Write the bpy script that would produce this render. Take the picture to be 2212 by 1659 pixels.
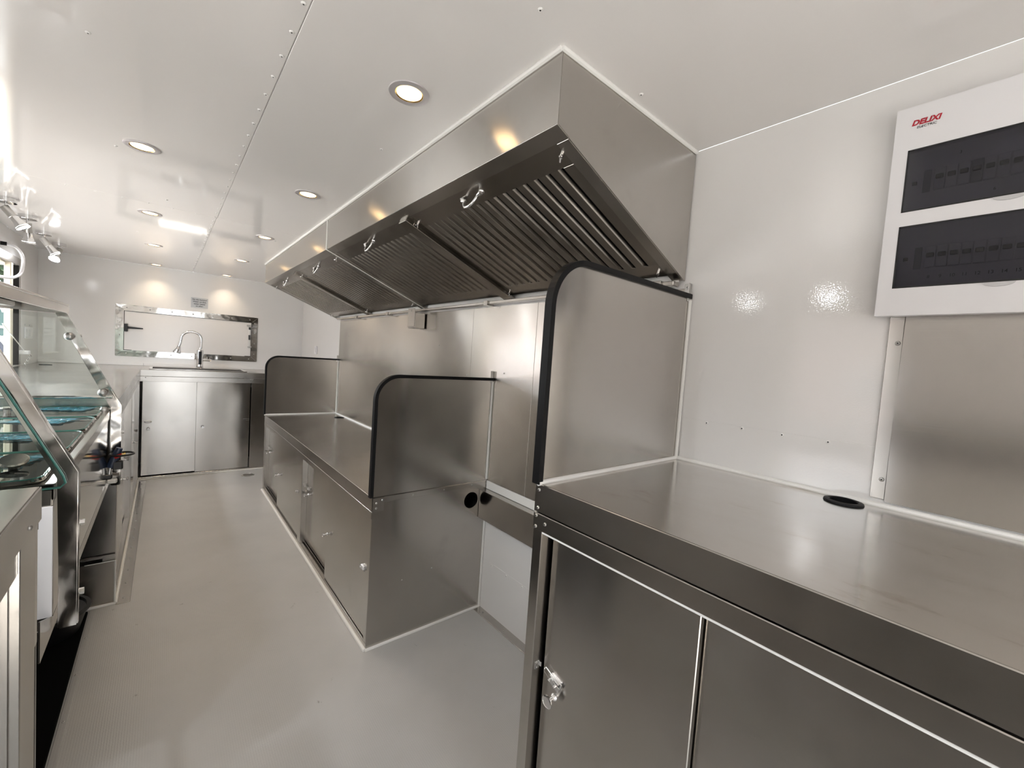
import bpy, bmesh, math, random
from mathutils import Vector, Matrix
random.seed(7)
for o in list(bpy.data.objects): bpy.data.objects.remove(o)
scene = bpy.context.scene
COL = scene.collection
PI = math.pi

# ------------------------------------------------------------------ camera
CAM = Vector((-1.2936, 0.0, 1.2916))
F_PX, YAW, PIT, ROL = 897.57, 0.6985, -0.0540, 0.0692
def cam_axes():
    fw = Vector((math.sin(YAW)*math.cos(PIT), math.cos(YAW)*math.cos(PIT), math.sin(PIT)))
    r = Vector((math.cos(YAW), -math.sin(YAW), 0)); u = r.cross(fw)
    return r*math.cos(ROL)+u*math.sin(ROL), -r*math.sin(ROL)+u*math.cos(ROL), fw
_r, _u, _f = cam_axes()
cd = bpy.data.cameras.new('camera'); cam = bpy.data.objects.new('camera', cd); COL.objects.link(cam)
cd.sensor_fit = 'HORIZONTAL'; cd.sensor_width = 36.0; cd.lens = F_PX/2212*36.0
cd.clip_start = 0.01; cd.clip_end = 200
cam.matrix_world = Matrix(((_r.x, _u.x, -_f.x, CAM.x), (_r.y, _u.y, -_f.y, CAM.y), (_r.z, _u.z, -_f.z, CAM.z), (0, 0, 0, 1)))
scene.camera = cam

# ------------------------------------------------------------------ world, sun, exposure
w = bpy.data.worlds.new('world'); scene.world = w; w.use_nodes = True
bg = w.node_tree.nodes['Background']
bg.inputs['Color'].default_value = (0.88, 0.945, 1.0, 1); bg.inputs['Strength'].default_value = 2.6
sd = bpy.data.lights.new('sun', 'SUN'); sd.energy = 7.0; sd.angle = 0.02; sd.color = (1.0, 0.95, 0.88)
sun = bpy.data.objects.new('sun', sd); COL.objects.link(sun); sun.rotation_euler = (math.radians(24), math.radians(14), 0)
vs = scene.view_settings
vs.view_transform = 'Standard'; vs.look = 'None'; vs.gamma = 1.0; vs.use_curve_mapping = False
vs.exposure = 1.58

# ------------------------------------------------------------------ materials
MATS = {}
def mat(name, color, rough=0.5, metal=0.0, **kw):
    m = bpy.data.materials.new(name); m.use_nodes = True; MATS[name] = m
    b = m.node_tree.nodes['Principled BSDF']
    b.inputs['Base Color'].default_value = (*color, 1); b.inputs['Roughness'].default_value = rough
    b.inputs['Metallic'].default_value = metal
    for k, v in kw.items(): b.inputs[k].default_value = v
    return m
def nodes(m): 
    nt = m.node_tree; return nt, nt.nodes, nt.links, nt.nodes['Principled BSDF']
def noise(nt, scale, vec=None, detail=3.0, rough=0.5):
    n = nt.nodes.new('ShaderNodeTexNoise'); n.inputs['Scale'].default_value = scale
    n.inputs['Detail'].default_value = detail; n.inputs['Roughness'].default_value = rough
    if vec is not None: nt.links.new(vec, n.inputs['Vector'])
    return n
def mapped(nt, scale):
    tc = nt.nodes.new('ShaderNodeTexCoord'); mp = nt.nodes.new('ShaderNodeMapping')
    mp.inputs['Scale'].default_value = scale; nt.links.new(tc.outputs['Object'], mp.inputs['Vector'])
    return mp.outputs['Vector']
def bump(nt, height, strength, dist, normal=None):
    b = nt.nodes.new('ShaderNodeBump'); b.inputs['Strength'].default_value = strength; b.inputs['Distance'].default_value = dist
    nt.links.new(height, b.inputs['Height'])
    if normal is not None: nt.links.new(normal, b.inputs['Normal'])
    return b.outputs['Normal']
def ramp(nt, fac, stops):
    r = nt.nodes.new('ShaderNodeValToRGB'); nt.links.new(fac, r.inputs['Fac'])
    e = r.color_ramp.elements
    e[0].position, e[0].color = stops[0][0], (*stops[0][1], 1); e[1].position, e[1].color = stops[-1][0], (*stops[-1][1], 1)
    for p, c in stops[1:-1]:
        x = e.new(p); x.color = (*c, 1)
    return r.outputs['Color']
def steel(name, rough, wave, grain=(2, 2, 260), color=(0.52, 0.495, 0.465), wscale=2.2, gstr=0.012):
    m = mat(name, color, rough, 1.0)
    nt, N, L, b = nodes(m)
    g = noise(nt, 1.0, mapped(nt, grain), 2.0)
    wv = noise(nt, wscale, mapped(nt, (1, 1, 1)), 1.5)
    n1 = bump(nt, wv.outputs['Fac'], wave, 0.03)
    n2 = bump(nt, g.outputs['Fac'], gstr, 0.002, n1)
    L.new(n2, b.inputs['Normal'])
    st = noise(nt, 3.5, mapped(nt, (1, 1, 1)), 4.0, 0.6)
    mr = N.new('ShaderNodeMapRange'); L.new(st.outputs['Fac'], mr.inputs['Value'])
    mr.inputs['From Min'].default_value = 0.3; mr.inputs['From Max'].default_value = 0.7
    mr.inputs['To Min'].default_value = rough*0.85; mr.inputs['To Max'].default_value = rough*1.2
    L.new(mr.outputs['Result'], b.inputs['Roughness'])
    sm = noise(nt, 5.0, mapped(nt, (1, 1, 1)), 5.0, 0.65)
    L.new(ramp(nt, sm.outputs['Fac'], [(0.5, color), (0.62, tuple(c*0.97 for c in color)), (0.76, tuple(c*0.88 for c in color))]), b.inputs['Base Color'])
    return m
steel('steel_sheet', 0.20, 0.10)                       # vertical sheets, horizontal grain
steel('steel_top', 0.20, 0.05, (2, 260, 2))
steel('steel_edge', 0.22, 0.02, (2, 2, 180), gstr=0.0)
steel('steel_wavy', 0.22, 0.12, (2, 2, 260), (0.60, 0.575, 0.54), wscale=2.0)
steel('steel_bowed', 0.18, 0.04, (2, 2, 260), (0.64, 0.61, 0.58))
steel('steel_polished', 0.07, 0.08, (2, 2, 2), (0.66, 0.64, 0.61), wscale=9.0, gstr=0.0)
steel('steel_shaded', 0.22, 0.03, (2, 2, 2), (0.40, 0.37, 0.335), gstr=0.0)  # same steel, with the hood underside's shade put into a darker colour
steel('steel_post', 0.12, 0.6, (2, 2, 2), (0.52, 0.495, 0.465), wscale=7.0, gstr=0.0)
steel('steel_mirror', 0.08, 0.05, (2, 2, 2), (0.52, 0.50, 0.47), gstr=0.0)
for nm in ('steel_sheet', 'steel_wavy', 'steel_bowed'):      # vertical sheets brushed along their length: reflections smear up and down
    nt, N, L, b = nodes(MATS[nm]); cv = N.new('ShaderNodeCombineXYZ')
    for i_, v_ in enumerate((0.03, 0.05, 1.0)): cv.inputs[i_].default_value = v_
    L.new(cv.outputs[0], b.inputs['Tangent']); b.inputs['Anisotropic'].default_value = 0.85
mat('chrome', (0.78, 0.78, 0.78), 0.06, 1.0)
mat('zinc', (0.55, 0.54, 0.52), 0.3, 1.0)
mat('black_rubber', (0.004, 0.004, 0.0045), 0.5, **{'Specular IOR Level': 0.22})
mat('black_plastic', (0.008, 0.008, 0.009), 0.4)
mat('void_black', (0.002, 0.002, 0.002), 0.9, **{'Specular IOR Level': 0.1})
mat('sealant', (0.86, 0.85, 0.82), 0.4)
mat('white_plastic', (0.80, 0.79, 0.80), 0.32)
mat('satin_ring', (0.62, 0.59, 0.60), 0.4, 0.5)
mat('grey_tab', (0.58, 0.57, 0.58), 0.3)
mat('grey_plastic', (0.40, 0.40, 0.41), 0.4)
mat('cream_aluminium', (0.74, 0.67, 0.54), 0.35)
mat('red_print', (0.45, 0.012, 0.03), 0.5)
mat('dark_print', (0.03, 0.03, 0.035), 0.5)
mat('sign_grey', (0.55, 0.56, 0.57), 0.35, 0.3)
mat('navy_plastic', (0.02, 0.035, 0.08), 0.35)
mat('red_plastic', (0.45, 0.01, 0.01), 0.35)
mat('brass', (0.75, 0.52, 0.2), 0.25, 1.0)
mat('white_paint', (0.85, 0.85, 0.85), 0.4)
mat('teal_paint', (0.005, 0.026, 0.027), 0.35)
mat('navy_paint', (0.006, 0.008, 0.022), 0.35)
mat('bark', (0.09, 0.06, 0.04), 0.9)
mat('building_wall', (0.22, 0.175, 0.165), 0.8)
mat('blocker_grey', (0.30, 0.28, 0.265), 0.8)
mat('window_dark', (0.05, 0.06, 0.07), 0.1)
mat('awning_paint', (0.80, 0.72, 0.70), 0.4)
mat('rivet_white', (0.85, 0.84, 0.82), 0.3)
mat('rivet_core', (0.05, 0.05, 0.05), 0.4, 0.5)

def gloss_white(name, color, rough, peel, pscale=260, large=0.02):
    m = mat(name, color, rough); nt, N, L, b = nodes(m)
    p = noise(nt, pscale, mapped(nt, (1, 1, 1)), 1.0)
    wv = noise(nt, 1.6, mapped(nt, (1, 1, 1)), 1.0)
    n1 = bump(nt, wv.outputs['Fac'], large, 0.03)
    L.new(bump(nt, p.outputs['Fac'], peel, 0.001, n1), b.inputs['Normal'])
    b.inputs['Specular IOR Level'].default_value = 0.55
    return m
gloss_white('wall_white', (0.80, 0.785, 0.77), 0.05, 0.12)
gloss_white('ceiling_white', (0.80, 0.775, 0.755), 0.06, 0.02, large=0.006)
m = gloss_white('hatch_white', (0.80, 0.78, 0.765), 0.16, 0.06)

# floor: grey coated sheet with a fine tread, worn patches and scuffs
m = mat('floor_grey', (0.36, 0.36, 0.35), 0.34); nt, N, L, b = nodes(m)
big = noise(nt, 1.3, mapped(nt, (1, 1, 1)), 4.0, 0.6)
L.new(ramp(nt, big.outputs['Fac'], [(0.3, (0.45, 0.445, 0.435)), (0.5, (0.485, 0.48, 0.47)), (0.72, (0.52, 0.515, 0.505))]), b.inputs['Base Color'])
mr = N.new('ShaderNodeMapRange'); L.new(big.outputs['Fac'], mr.inputs['Value'])
mr.inputs['From Min'].default_value = .3; mr.inputs['From Max'].default_value = .7
mr.inputs['To Min'].default_value = .20; mr.inputs['To Max'].default_value = .265; L.new(mr.outputs['Result'], b.inputs['Roughness'])
ck = N.new('ShaderNodeTexVoronoi'); ck.inputs['Scale'].default_value = 150; ck.inputs['Randomness'].default_value = 0.15
L.new(mapped(nt, (1, 0.6, 1)), ck.inputs['Vector'])
L.new(bump(nt, ck.outputs['Distance'], 0.30, 0.0015), b.inputs['Normal'])
sc = noise(nt, 1.0, mapped(nt, (16, 9, 1)), 6.0, 0.72); old = b.inputs['Base Color'].links[0].from_socket     # scuffs and heel marks
mx = N.new('ShaderNodeMix'); mx.data_type = 'RGBA'; mx.blend_type = 'MULTIPLY'; mx.inputs[0].default_value = 1.0
L.new(old, mx.inputs[6]); L.new(ramp(nt, sc.outputs['Fac'], [(0.66, (1, 1, 1)), (0.70, (0.82, 0.80, 0.78)), (0.76, (0.45, 0.43, 0.41))]), mx.inputs[7]); L.new(mx.outputs[2], b.inputs['Base Color'])

# worktop of the prep counter: brushed steel with brown smears near the edge
m = steel('steel_smeared', 0.17, 0.05, (260, 2, 2), (0.66, 0.64, 0.615)); nt, N, L, b = nodes(m)
s = noise(nt, 1.0, mapped(nt, (14, 5, 1)), 6.0, 0.7)
L.new(ramp(nt, s.outputs['Fac'], [(0.42, (0.66, 0.64, 0.615)), (0.60, (0.64, 0.615, 0.585)), (0.80, (0.44, 0.36, 0.29))]), b.inputs['Base Color'])

def clear(name, tint, ior_fac=0.12, rough=0.02, trans=None):
    m = bpy.data.materials.new(name); m.use_nodes = True; MATS[name] = m
    nt = m.node_tree; nt.nodes.clear()
    o = nt.nodes.new('ShaderNodeOutputMaterial'); mx = nt.nodes.new('ShaderNodeMixShader')
    t = nt.nodes.new('ShaderNodeBsdfTransparent'); t.inputs['Color'].default_value = (*tint, 1)
    g = nt.nodes.new('ShaderNodeBsdfGlossy'); g.inputs['Roughness'].default_value = rough; g.inputs['Color'].default_value = (1, 1, 1, 1)
    fr = nt.nodes.new('ShaderNodeFresnel'); fr.inputs['IOR'].default_value = 1.5
    nt.links.new(fr.outputs['Fac'], mx.inputs['Fac']); nt.links.new(t.outputs[0], mx.inputs[1]); nt.links.new(g.outputs[0], mx.inputs[2])
    nt.links.new(mx.outputs[0], o.inputs['Surface']); return m
clear('glass_clear', (0.94, 0.97, 0.955))
clear('glass_lid', (0.86, 0.92, 0.92))
clear('smoked', (0.46, 0.455, 0.50), rough=0.12)
mat('glass_edge', (0.10, 0.33, 0.28), 0.15, 0.0, **{'Transmission Weight': 0.4})
# crumpled blue protective film
m = mat('blue_film', (0.10, 0.42, 0.62), 0.12); nt, N, L, b = nodes(m)
f = noise(nt, 1.0, mapped(nt, (9, 40, 9)), 4.0, 0.65)
L.new(ramp(nt, f.outputs['Fac'], [(0.35, (0.015, 0.09, 0.15)), (0.5, (0.03, 0.28, 0.36)), (0.62, (0.25, 0.55, 0.75))]), b.inputs['Base Color'])
L.new(bump(nt, f.outputs['Fac'], 0.9, 0.02), b.inputs['Normal'])
b.inputs['Alpha'].default_value = 0.72
m = mat('film_flat', (0.01, 0.10, 0.15), 0.10); nt, N, L, b = nodes(m)
f = noise(nt, 1.0, mapped(nt, (3, 60, 3)), 3.0, 0.6)
L.new(ramp(nt, f.outputs['Fac'], [(0.35, (0.004, 0.035, 0.075)), (0.55, (0.008, 0.11, 0.14)), (0.70, (0.03, 0.26, 0.26))]), b.inputs['Base Color'])
L.new(bump(nt, f.outputs['Fac'], 0.3, 0.01), b.inputs['Normal'])
def emit(name, color, strength):
    m = bpy.data.materials.new(name); m.use_nodes = True; MATS[name] = m
    b = m.node_tree.nodes['Principled BSDF']; b.inputs['Base Color'].default_value = (0.9, 0.9, 0.9, 1)
    b.inputs['Emission Color'].default_value = (*color, 1); b.inputs['Emission Strength'].default_value = strength
    return m
emit('lamp_warm', (1.0, 0.66, 0.30), 2.6)
emit('lamp_cool', (0.95, 0.97, 1.0), 14.0)
m = mat('leaf_green', (0.06, 0.16, 0.04), 0.5); nt, N, L, b = nodes(m)
f = noise(nt, 3.0, mapped(nt, (1, 1, 1)), 2.0)
L.new(ramp(nt, f.outputs['Fac'], [(0.35, (0.004, 0.012, 0.003)), (0.65, (0.018, 0.045, 0.010))]), b.inputs['Base Color'])
m = mat('concrete', (0.55, 0.53, 0.49), 0.8); nt, N, L, b = nodes(m)
f = noise(nt, 0.8, mapped(nt, (1, 1, 1)), 5.0, 0.7)
L.new(ramp(nt, f.outputs['Fac'], [(0.3, (0.55, 0.52, 0.49)), (0.7, (0.66, 0.63, 0.60))]), b.inputs['Base Color'])

# ------------------------------------------------------------------ mesh helpers
def _add(bm, vs, fs):
    V = [bm.verts.new(v) for v in vs]; return V, [bm.faces.new([V[i] for i in f]) for f in fs]
BOXF = [(0, 3, 2, 1), (4, 5, 6, 7), (0, 1, 5, 4), (1, 2, 6, 5), (2, 3, 7, 6), (3, 0, 4, 7)]
def box(bm, x0, x1, y0, y1, z0, z1, bev=0.001, tf=None):
    x0, x1 = min(x0, x1), max(x0, x1); y0, y1 = min(y0, y1), max(y0, y1); z0, z1 = min(z0, z1), max(z0, z1)
    vs = [(x0, y0, z0), (x1, y0, z0), (x1, y1, z0), (x0, y1, z0), (x0, y0, z1), (x1, y0, z1), (x1, y1, z1), (x0, y1, z1)]
    if tf: vs = [tf(*v) for v in vs]
    V, Fc = _add(bm, vs, BOXF)
    bev = min(bev, 0.45*min(x1-x0, y1-y0, z1-z0))
    if bev > 1e-5:
        es = list({e for f in Fc for e in f.edges}); bmesh.ops.bevel(bm, geom=es, offset=bev, segments=1, affect='EDGES', profile=0.5)
def prism(bm, pts, axis, a0, a1):
    """extrude a 2-D polygon: axis 'X' pts=(y,z); 'Y' pts=(x,z); 'Z' pts=(x,y)"""
    def P(p, a): return {'X': (a, p[0], p[1]), 'Y': (p[0], a, p[1]), 'Z': (p[0], p[1], a)}[axis]
    n = len(pts); vs = [P(p, a0) for p in pts]+[P(p, a1) for p in pts]
    fs = [tuple(range(n-1, -1, -1)), tuple(range(n, 2*n))]+[(i, (i+1) % n, n+(i+1) % n, n+i) for i in range(n)]
    _add(bm, vs, fs)
def frame_of(d):
    d = d.normalized(); a = Vector((0, 0, 1)) if abs(d.z) < 0.9 else Vector((1, 0, 0))
    u = d.cross(a).normalized(); return u, d.cross(u).normalized()
def tube(bm, path, r, seg=12, cap=True):
    path = [Vector(p) for p in path]; n = len(path); rs = r if isinstance(r, (list, tuple)) else [r]*n
    u, v = frame_of(path[1]-path[0]); rings = []
    for i, p in enumerate(path):
        t = (path[min(i+1, n-1)]-path[max(i-1, 0)]).normalized()
        u = (u-t*u.dot(t)).normalized(); v = t.cross(u)
        rings.append([bm.verts.new(p+(u*math.cos(a)+v*math.sin(a))*rs[i]) for a in [2*PI*k/seg for k in range(seg)]])
    for A, B in zip(rings, rings[1:]):
        for k in range(seg): bm.faces.new((A[k], A[(k+1) % seg], B[(k+1) % seg], B[k]))
    if cap: bm.faces.new(rings[0][::-1]); bm.faces.new(rings[-1])
def curve(pts, n=6):
    pts = [Vector(p) for p in pts]; out = []
    for i in range(len(pts)-1):
        p0, p1, p2, p3 = pts[max(i-1, 0)], pts[i], pts[i+1], pts[min(i+2, len(pts)-1)]
        for k in range(n):
            t = k/n; out.append(0.5*((2*p1)+(p2-p0)*t+(2*p0-5*p1+4*p2-p3)*t*t+(3*p1-p0-3*p2+p3)*t**3))
    return out+[pts[-1]]
def lathe(bm, prof, c=(0, 0, 0), axis=(0, 0, 1), seg=32):
    """prof = [(radius, height along axis)...]"""
    c = Vector(c); ax = Vector(axis).normalized(); u, v = frame_of(ax); rings = []
    for r, h in prof:
        if r < 1e-6: rings.append([bm.verts.new(c+ax*h)])
        else: rings.append([bm.verts.new(c+ax*h+(u*math.cos(a)+v*math.sin(a))*r) for a in [2*PI*k/seg for k in range(seg)]])
    for A, B in zip(rings, rings[1:]):
        for k in range(seg):
            a, b_, c_, d_ = A[k % len(A)], A[(k+1) % len(A)], B[(k+1) % len(B)], B[k % len(B)]
            q = []
            for x in (a, b_, c_, d_):
                if x not in q: q.append(x)
            if len(q) > 2: bm.faces.new(q)
def plate_hole(bm, axis, a0, a1, rect, c, r, seg=32):
    """plate with a round hole; rect=(p0,p1,q0,q1) in the two in-plane coordinates"""
    p0, p1, q0, q1 = rect; out, inn = [], []
    angs = sorted({2*PI*k/seg for k in range(seg)} | {math.atan2(q-c[1], p-c[0]) % (2*PI) for p in (p0, p1) for q in (q0, q1)})
    for a in angs:
        dx, dy = math.cos(a), math.sin(a)
        t = min((((p1 if dx > 0 else p0)-c[0])/dx) if abs(dx) > 1e-9 else 1e9, (((q1 if dy > 0 else q0)-c[1])/dy) if abs(dy) > 1e-9 else 1e9)
        out.append((c[0]+dx*t, c[1]+dy*t)); inn.append((c[0]+dx*r, c[1]+dy*r))
    def P(p, a): return {'X': (a, p[0], p[1]), 'Y': (p[0], a, p[1]), 'Z': (p[0], p[1], a)}[axis]
    n = len(angs); vs = [P(p, a) for a in (a0, a1) for L_ in (out, inn) for p in L_]
    fs = []
    for k in range(n):
        j = (k+1) % n
        fs += [(k, j, n+j, n+k), (2*n+k, 3*n+k, 3*n+j, 2*n+j), (k, 2*n+k, 2*n+j, j), (n+k, n+j, 3*n+j, 3*n+k)]
    _add(bm, vs, fs)
def BM(): return bmesh.new()
def obj(name, bm, material, parent=None, label=None, cat=None, group=None, kind=None, smooth=False):
    bmesh.ops.recalc_face_normals(bm, faces=bm.faces)
    me = bpy.data.meshes.new(name); bm.to_mesh(me); bm.free()
    if smooth:
        for p in me.polygons: p.use_smooth = True
        if hasattr(me, 'set_sharp_from_angle'): me.set_sharp_from_angle(angle=math.radians(40))
    me.materials.append(MATS[material])
    o = bpy.data.objects.new(name, me); COL.objects.link(o)
    if parent is not None:
        o.parent = parent; o.matrix_parent_inverse = parent_world(parent).inverted()
    tag(o, label, cat, group, kind); return o
def parent_world(p):
    m = p.matrix_basis.copy()
    if p.parent: m = parent_world(p.parent) @ p.matrix_parent_inverse @ m
    return m
def tag(o, label=None, cat=None, group=None, kind=None):
    if label: o['label'] = label
    if cat: o['category'] = cat
    if group: o['group'] = group
    if kind: o['kind'] = kind
def thing(name, loc, label, cat, group=None):
    e = bpy.data.objects.new(name, None); COL.objects.link(e); e.location = loc; e.empty_display_size = 0.05
    tag(e, label, cat, group); return e
def inst(src, name, parent, offset):
    """another object sharing src's mesh, moved by offset"""
    o = bpy.data.objects.new(name, src.data); COL.objects.link(o); o.parent = parent
    if parent is not None: o.matrix_parent_inverse = parent_world(parent).inverted()
    o.location = Vector(offset); return o
def copy_tree(o, delta=None, parent=None):
    c = o.copy(); COL.objects.link(c); mpi = o.matrix_parent_inverse.copy(); c.parent = parent
    if parent is not None: c.matrix_parent_inverse = mpi
    if delta is not None: c.location = Vector(o.location)+Vector(delta)
    for ch in list(o.children): copy_tree(ch, None, c)
    return c
def b1(name, material, parent, *dims, bev=0.001, **kw):
    bm = BM(); box(bm, *dims, bev=bev); return obj(name, bm, material, parent, **kw)
# rivets: one shared mesh per facing direction
RIV = {}
def rivet(parent, p, n, r=0.0055, kind='white', name='rivet'):
    key = (tuple(n), r, kind)
    if key not in RIV:
        bm = BM(); lathe(bm, [(r, 0), (r, 0.0008), (r*0.75, 0.0022), (r*0.36, 0.0026), (r*0.30, 0.0012), (0, 0.0012)], axis=n, seg=12)
        bmesh.ops.recalc_face_normals(bm, faces=bm.faces)
        me = bpy.data.meshes.new('rivet'); bm.to_mesh(me)
        me.materials.append(MATS['rivet_white' if kind == 'white' else 'zinc']); me.materials.append(MATS['rivet_core'])
        for p_ in me.polygons:
            if p_.center.length and math.hypot(*(p_.center-Vector(n)*p_.center.dot(Vector(n)))) < r*0.33: p_.material_index = 1
        bm.free(); RIV[key] = me
    o = bpy.data.objects.new(name, RIV[key]); COL.objects.link(o); o.parent = parent
    o.matrix_parent_inverse = parent_world(parent).inverted(); o.location = p; return o
def text(name, s, size, material, parent, origin, xd, yd, shear=0.0, bold=0.0, align='CENTER', sx=1.0, depth=0.0003):
    c = bpy.data.curves.new(name, 'FONT'); c.body = s; c.size = size; c.shear = shear; c.offset = bold; c.align_x = align; c.align_y = 'CENTER'
    c.extrude = depth; c.resolution_u = 3
    t = bpy.data.objects.new(name, c); COL.objects.link(t)
    bpy.context.view_layer.update()
    me = bpy.data.meshes.new_from_object(t.evaluated_get(bpy.context.evaluated_depsgraph_get()))
    bpy.data.objects.remove(t)
    X, Y = Vector(xd), Vector(yd); Z = X.cross(Y)
    me.transform(Matrix.Translation(origin) @ Matrix(((X.x*sx, Y.x, Z.x, 0), (X.y*sx, Y.y, Z.y, 0), (X.z*sx, Y.z, Z.z, 0), (0, 0, 0, 1))))
    me.materials.clear(); me.materials.append(MATS[material]); me.name = name
    o = bpy.data.objects.new(name, me); COL.objects.link(o)
    if parent is not None: o.parent = parent; o.matrix_parent_inverse = parent_world(parent).inverted()
    return o

# ------------------------------------------------------------------ room shell
H, XL, YB, YF = 2.0, -2.17, 5.608, -1.5
b1('floor', 'floor_grey', None, XL, 0, YF, YB, -0.04, 0, bev=0, kind='structure')
ceil = b1('ceiling', 'ceiling_white', None, XL, 0, YF, YB, H+0.004, H+0.05, bev=0, kind='structure')
SX, SY = -1.0745, 3.005
for (x0, x1, y0, y1) in ((XL, SX-0.0012, YF, SY-0.0008), (SX+0.0012, 0, YF, SY-0.0008), (XL, SX-0.004, SY+0.0008, YB), (SX-0.0016, 0, SY+0.0008, YB)):
    b1('ceiling_panel', 'ceiling_white', ceil, x0, x1, y0, y1, H, H+0.004, bev=0.0006)
y = -0.05
while y < 5.5:
    rivet(ceil, (SX-0.012, y, H), (0, 0, -1)); y += 0.105
for x in (-1.677, -1.576, -1.475, -1.374, -1.273, -1.172): rivet(ceil, (x, 3.015, H), (0, 0, -1), 0.004)
for x, y in ((-1.447, 1.468), (-1.449, 2.234), (-0.728, 0.666), (-0.366, 0.669), (-0.726, 1.473), (-0.757, 2.188), (-1.30, 2.86), (-0.726, 3.3), (-1.45, 3.9), (-0.74, 4.2)):
    rivet(ceil, (x, y, H), (0, 0, -1))
wr = b1('wall_right', 'wall_white', None, 0, 0.06, YF, YB, 0, H, bev=0, kind='structure')
b1('lower_wall_sheet', 'wall_white', wr, -0.0012, 0, YF, 0.668, 0, 1.150, bev=0.0005)
for k in range(8): rivet(wr, (-0.0012, 0.589-0.1028*k, 1.1435), (-1, 0, 0))
b1('lower_wall_sheet', 'wall_white', wr, -0.0012, 0, 0.70, 1.684, 0, 0.262, bev=0.0005)
for k in range(8): rivet(wr, (-0.0012, 1.60-0.118*k, 0.252), (-1, 0, 0), 0.005)
b1('wall_back', 'wall_white', None, XL, 0, YB, YB+0.06, 0, H, bev=0, kind='structure')
bm = BM(); DW = (-1.45, -0.63, 1.95)      # open doorway behind the photographer
for d_ in ((XL, DW[0], 0, H), (DW[1], 0, 0, H), (DW[0], DW[1], DW[2], H)): box(bm, d_[0], d_[1], YF-0.06, YF, d_[2], d_[3], bev=0)
obj('wall_front', bm, 'wall_white', kind='structure')
# left wall with two serving openings and an unseen one added for light
W1 = (0.48, 1.20, 1.045, 1.765); W2 = (1.90, 4.955, 1.000, 1.765); W_ADDED = (-1.42, -0.36, 1.045, 1.765)
bm = BM()
for (y0, y1, z0, z1) in ((YF, W_ADDED[0], 0, H), (W_ADDED[0], W_ADDED[1], 0, W_ADDED[2]), (W_ADDED[0], W_ADDED[1], W_ADDED[3], H), (W_ADDED[1], W1[0], 0, H), (W1[0], W1[1], 0, W1[2]), (W1[0], W1[1], W1[3], H), (W1[1], W2[0], 0, H), (W2[0], W2[1], 0, W2[2]), (W2[0], W2[1], W2[3], H), (W2[1], YB, 0, H)):
    box(bm, XL-0.06, XL, y0, y1, z0, z1, bev=0)
obj('wall_left', bm, 'wall_white', kind='structure')

def window(n, W):
    y0, y1, z0, z1 = W; t = 0.058
    bm = BM()
    box(bm, XL, XL+0.004, y0-t, y1+t, z1, z1+t); box(bm, XL, XL+0.004, y0-t, y0, z0, z1); box(bm, XL, XL+0.004, y1, y1+t, z0, z1)
    if n != 2: box(bm, XL, XL+0.004, y0-t, y1+t, z0-0.03, z0)
    wo = obj('window_%d' % n, bm, 'steel_edge', kind='structure')
    for yy in (y0+0.004, y1-0.012): b1('gasket', 'black_rubber', wo, XL-0.03, XL+0.006, yy, yy+0.008, z0, z1)
    # sliding sash stiles, pushed to the far end
    for i, yy in enumerate((y1-0.085, y1-0.15, y1-0.215)):
        b1('sash_stile', 'cream_aluminium', wo, XL-0.055+0.012*i, XL-0.02+0.012*i, yy, yy+0.058, z0, z1, bev=0.004)
    b1('sash_rail', 'cream_aluminium', wo, XL-0.055, XL-0.02, y0+0.012, y1-0.22, z1-0.03, z1, bev=0.004)
    b1('sill_track', 'cream_aluminium', wo, XL-0.058, XL-0.005, y0+0.012, y1-0.22, z0, z0+0.012, bev=0.003)
    return wo
window(1, W1); window(2, W2); window(4, W_ADDED)  # last one is the unseen opening added to light the near right wall

# skirting strips and floor edging
def floor_strip(n, x0, x1, y0, y1, pitch, material='steel_edge'):
    o = b1('trim_%d' % n, material, None, x0, x1, y0, y1, 0, 0.003, bev=0.001, kind='structure')
    y = y0+0.05
    while y < y1: rivet(o, ((x0+x1)/2, y, 0.003), (0, 0, 1), 0.004, 'zinc'); y += pitch
floor_strip(1, -0.045, -0.001, 0.72, 1.676, 0.17)
floor_strip(2, -1.452, -1.400, 2.64, 4.86, 0.16)
floor_strip(3, -1.538, -1.518, 1.10, 2.64, 0.25, 'floor_grey')

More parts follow.
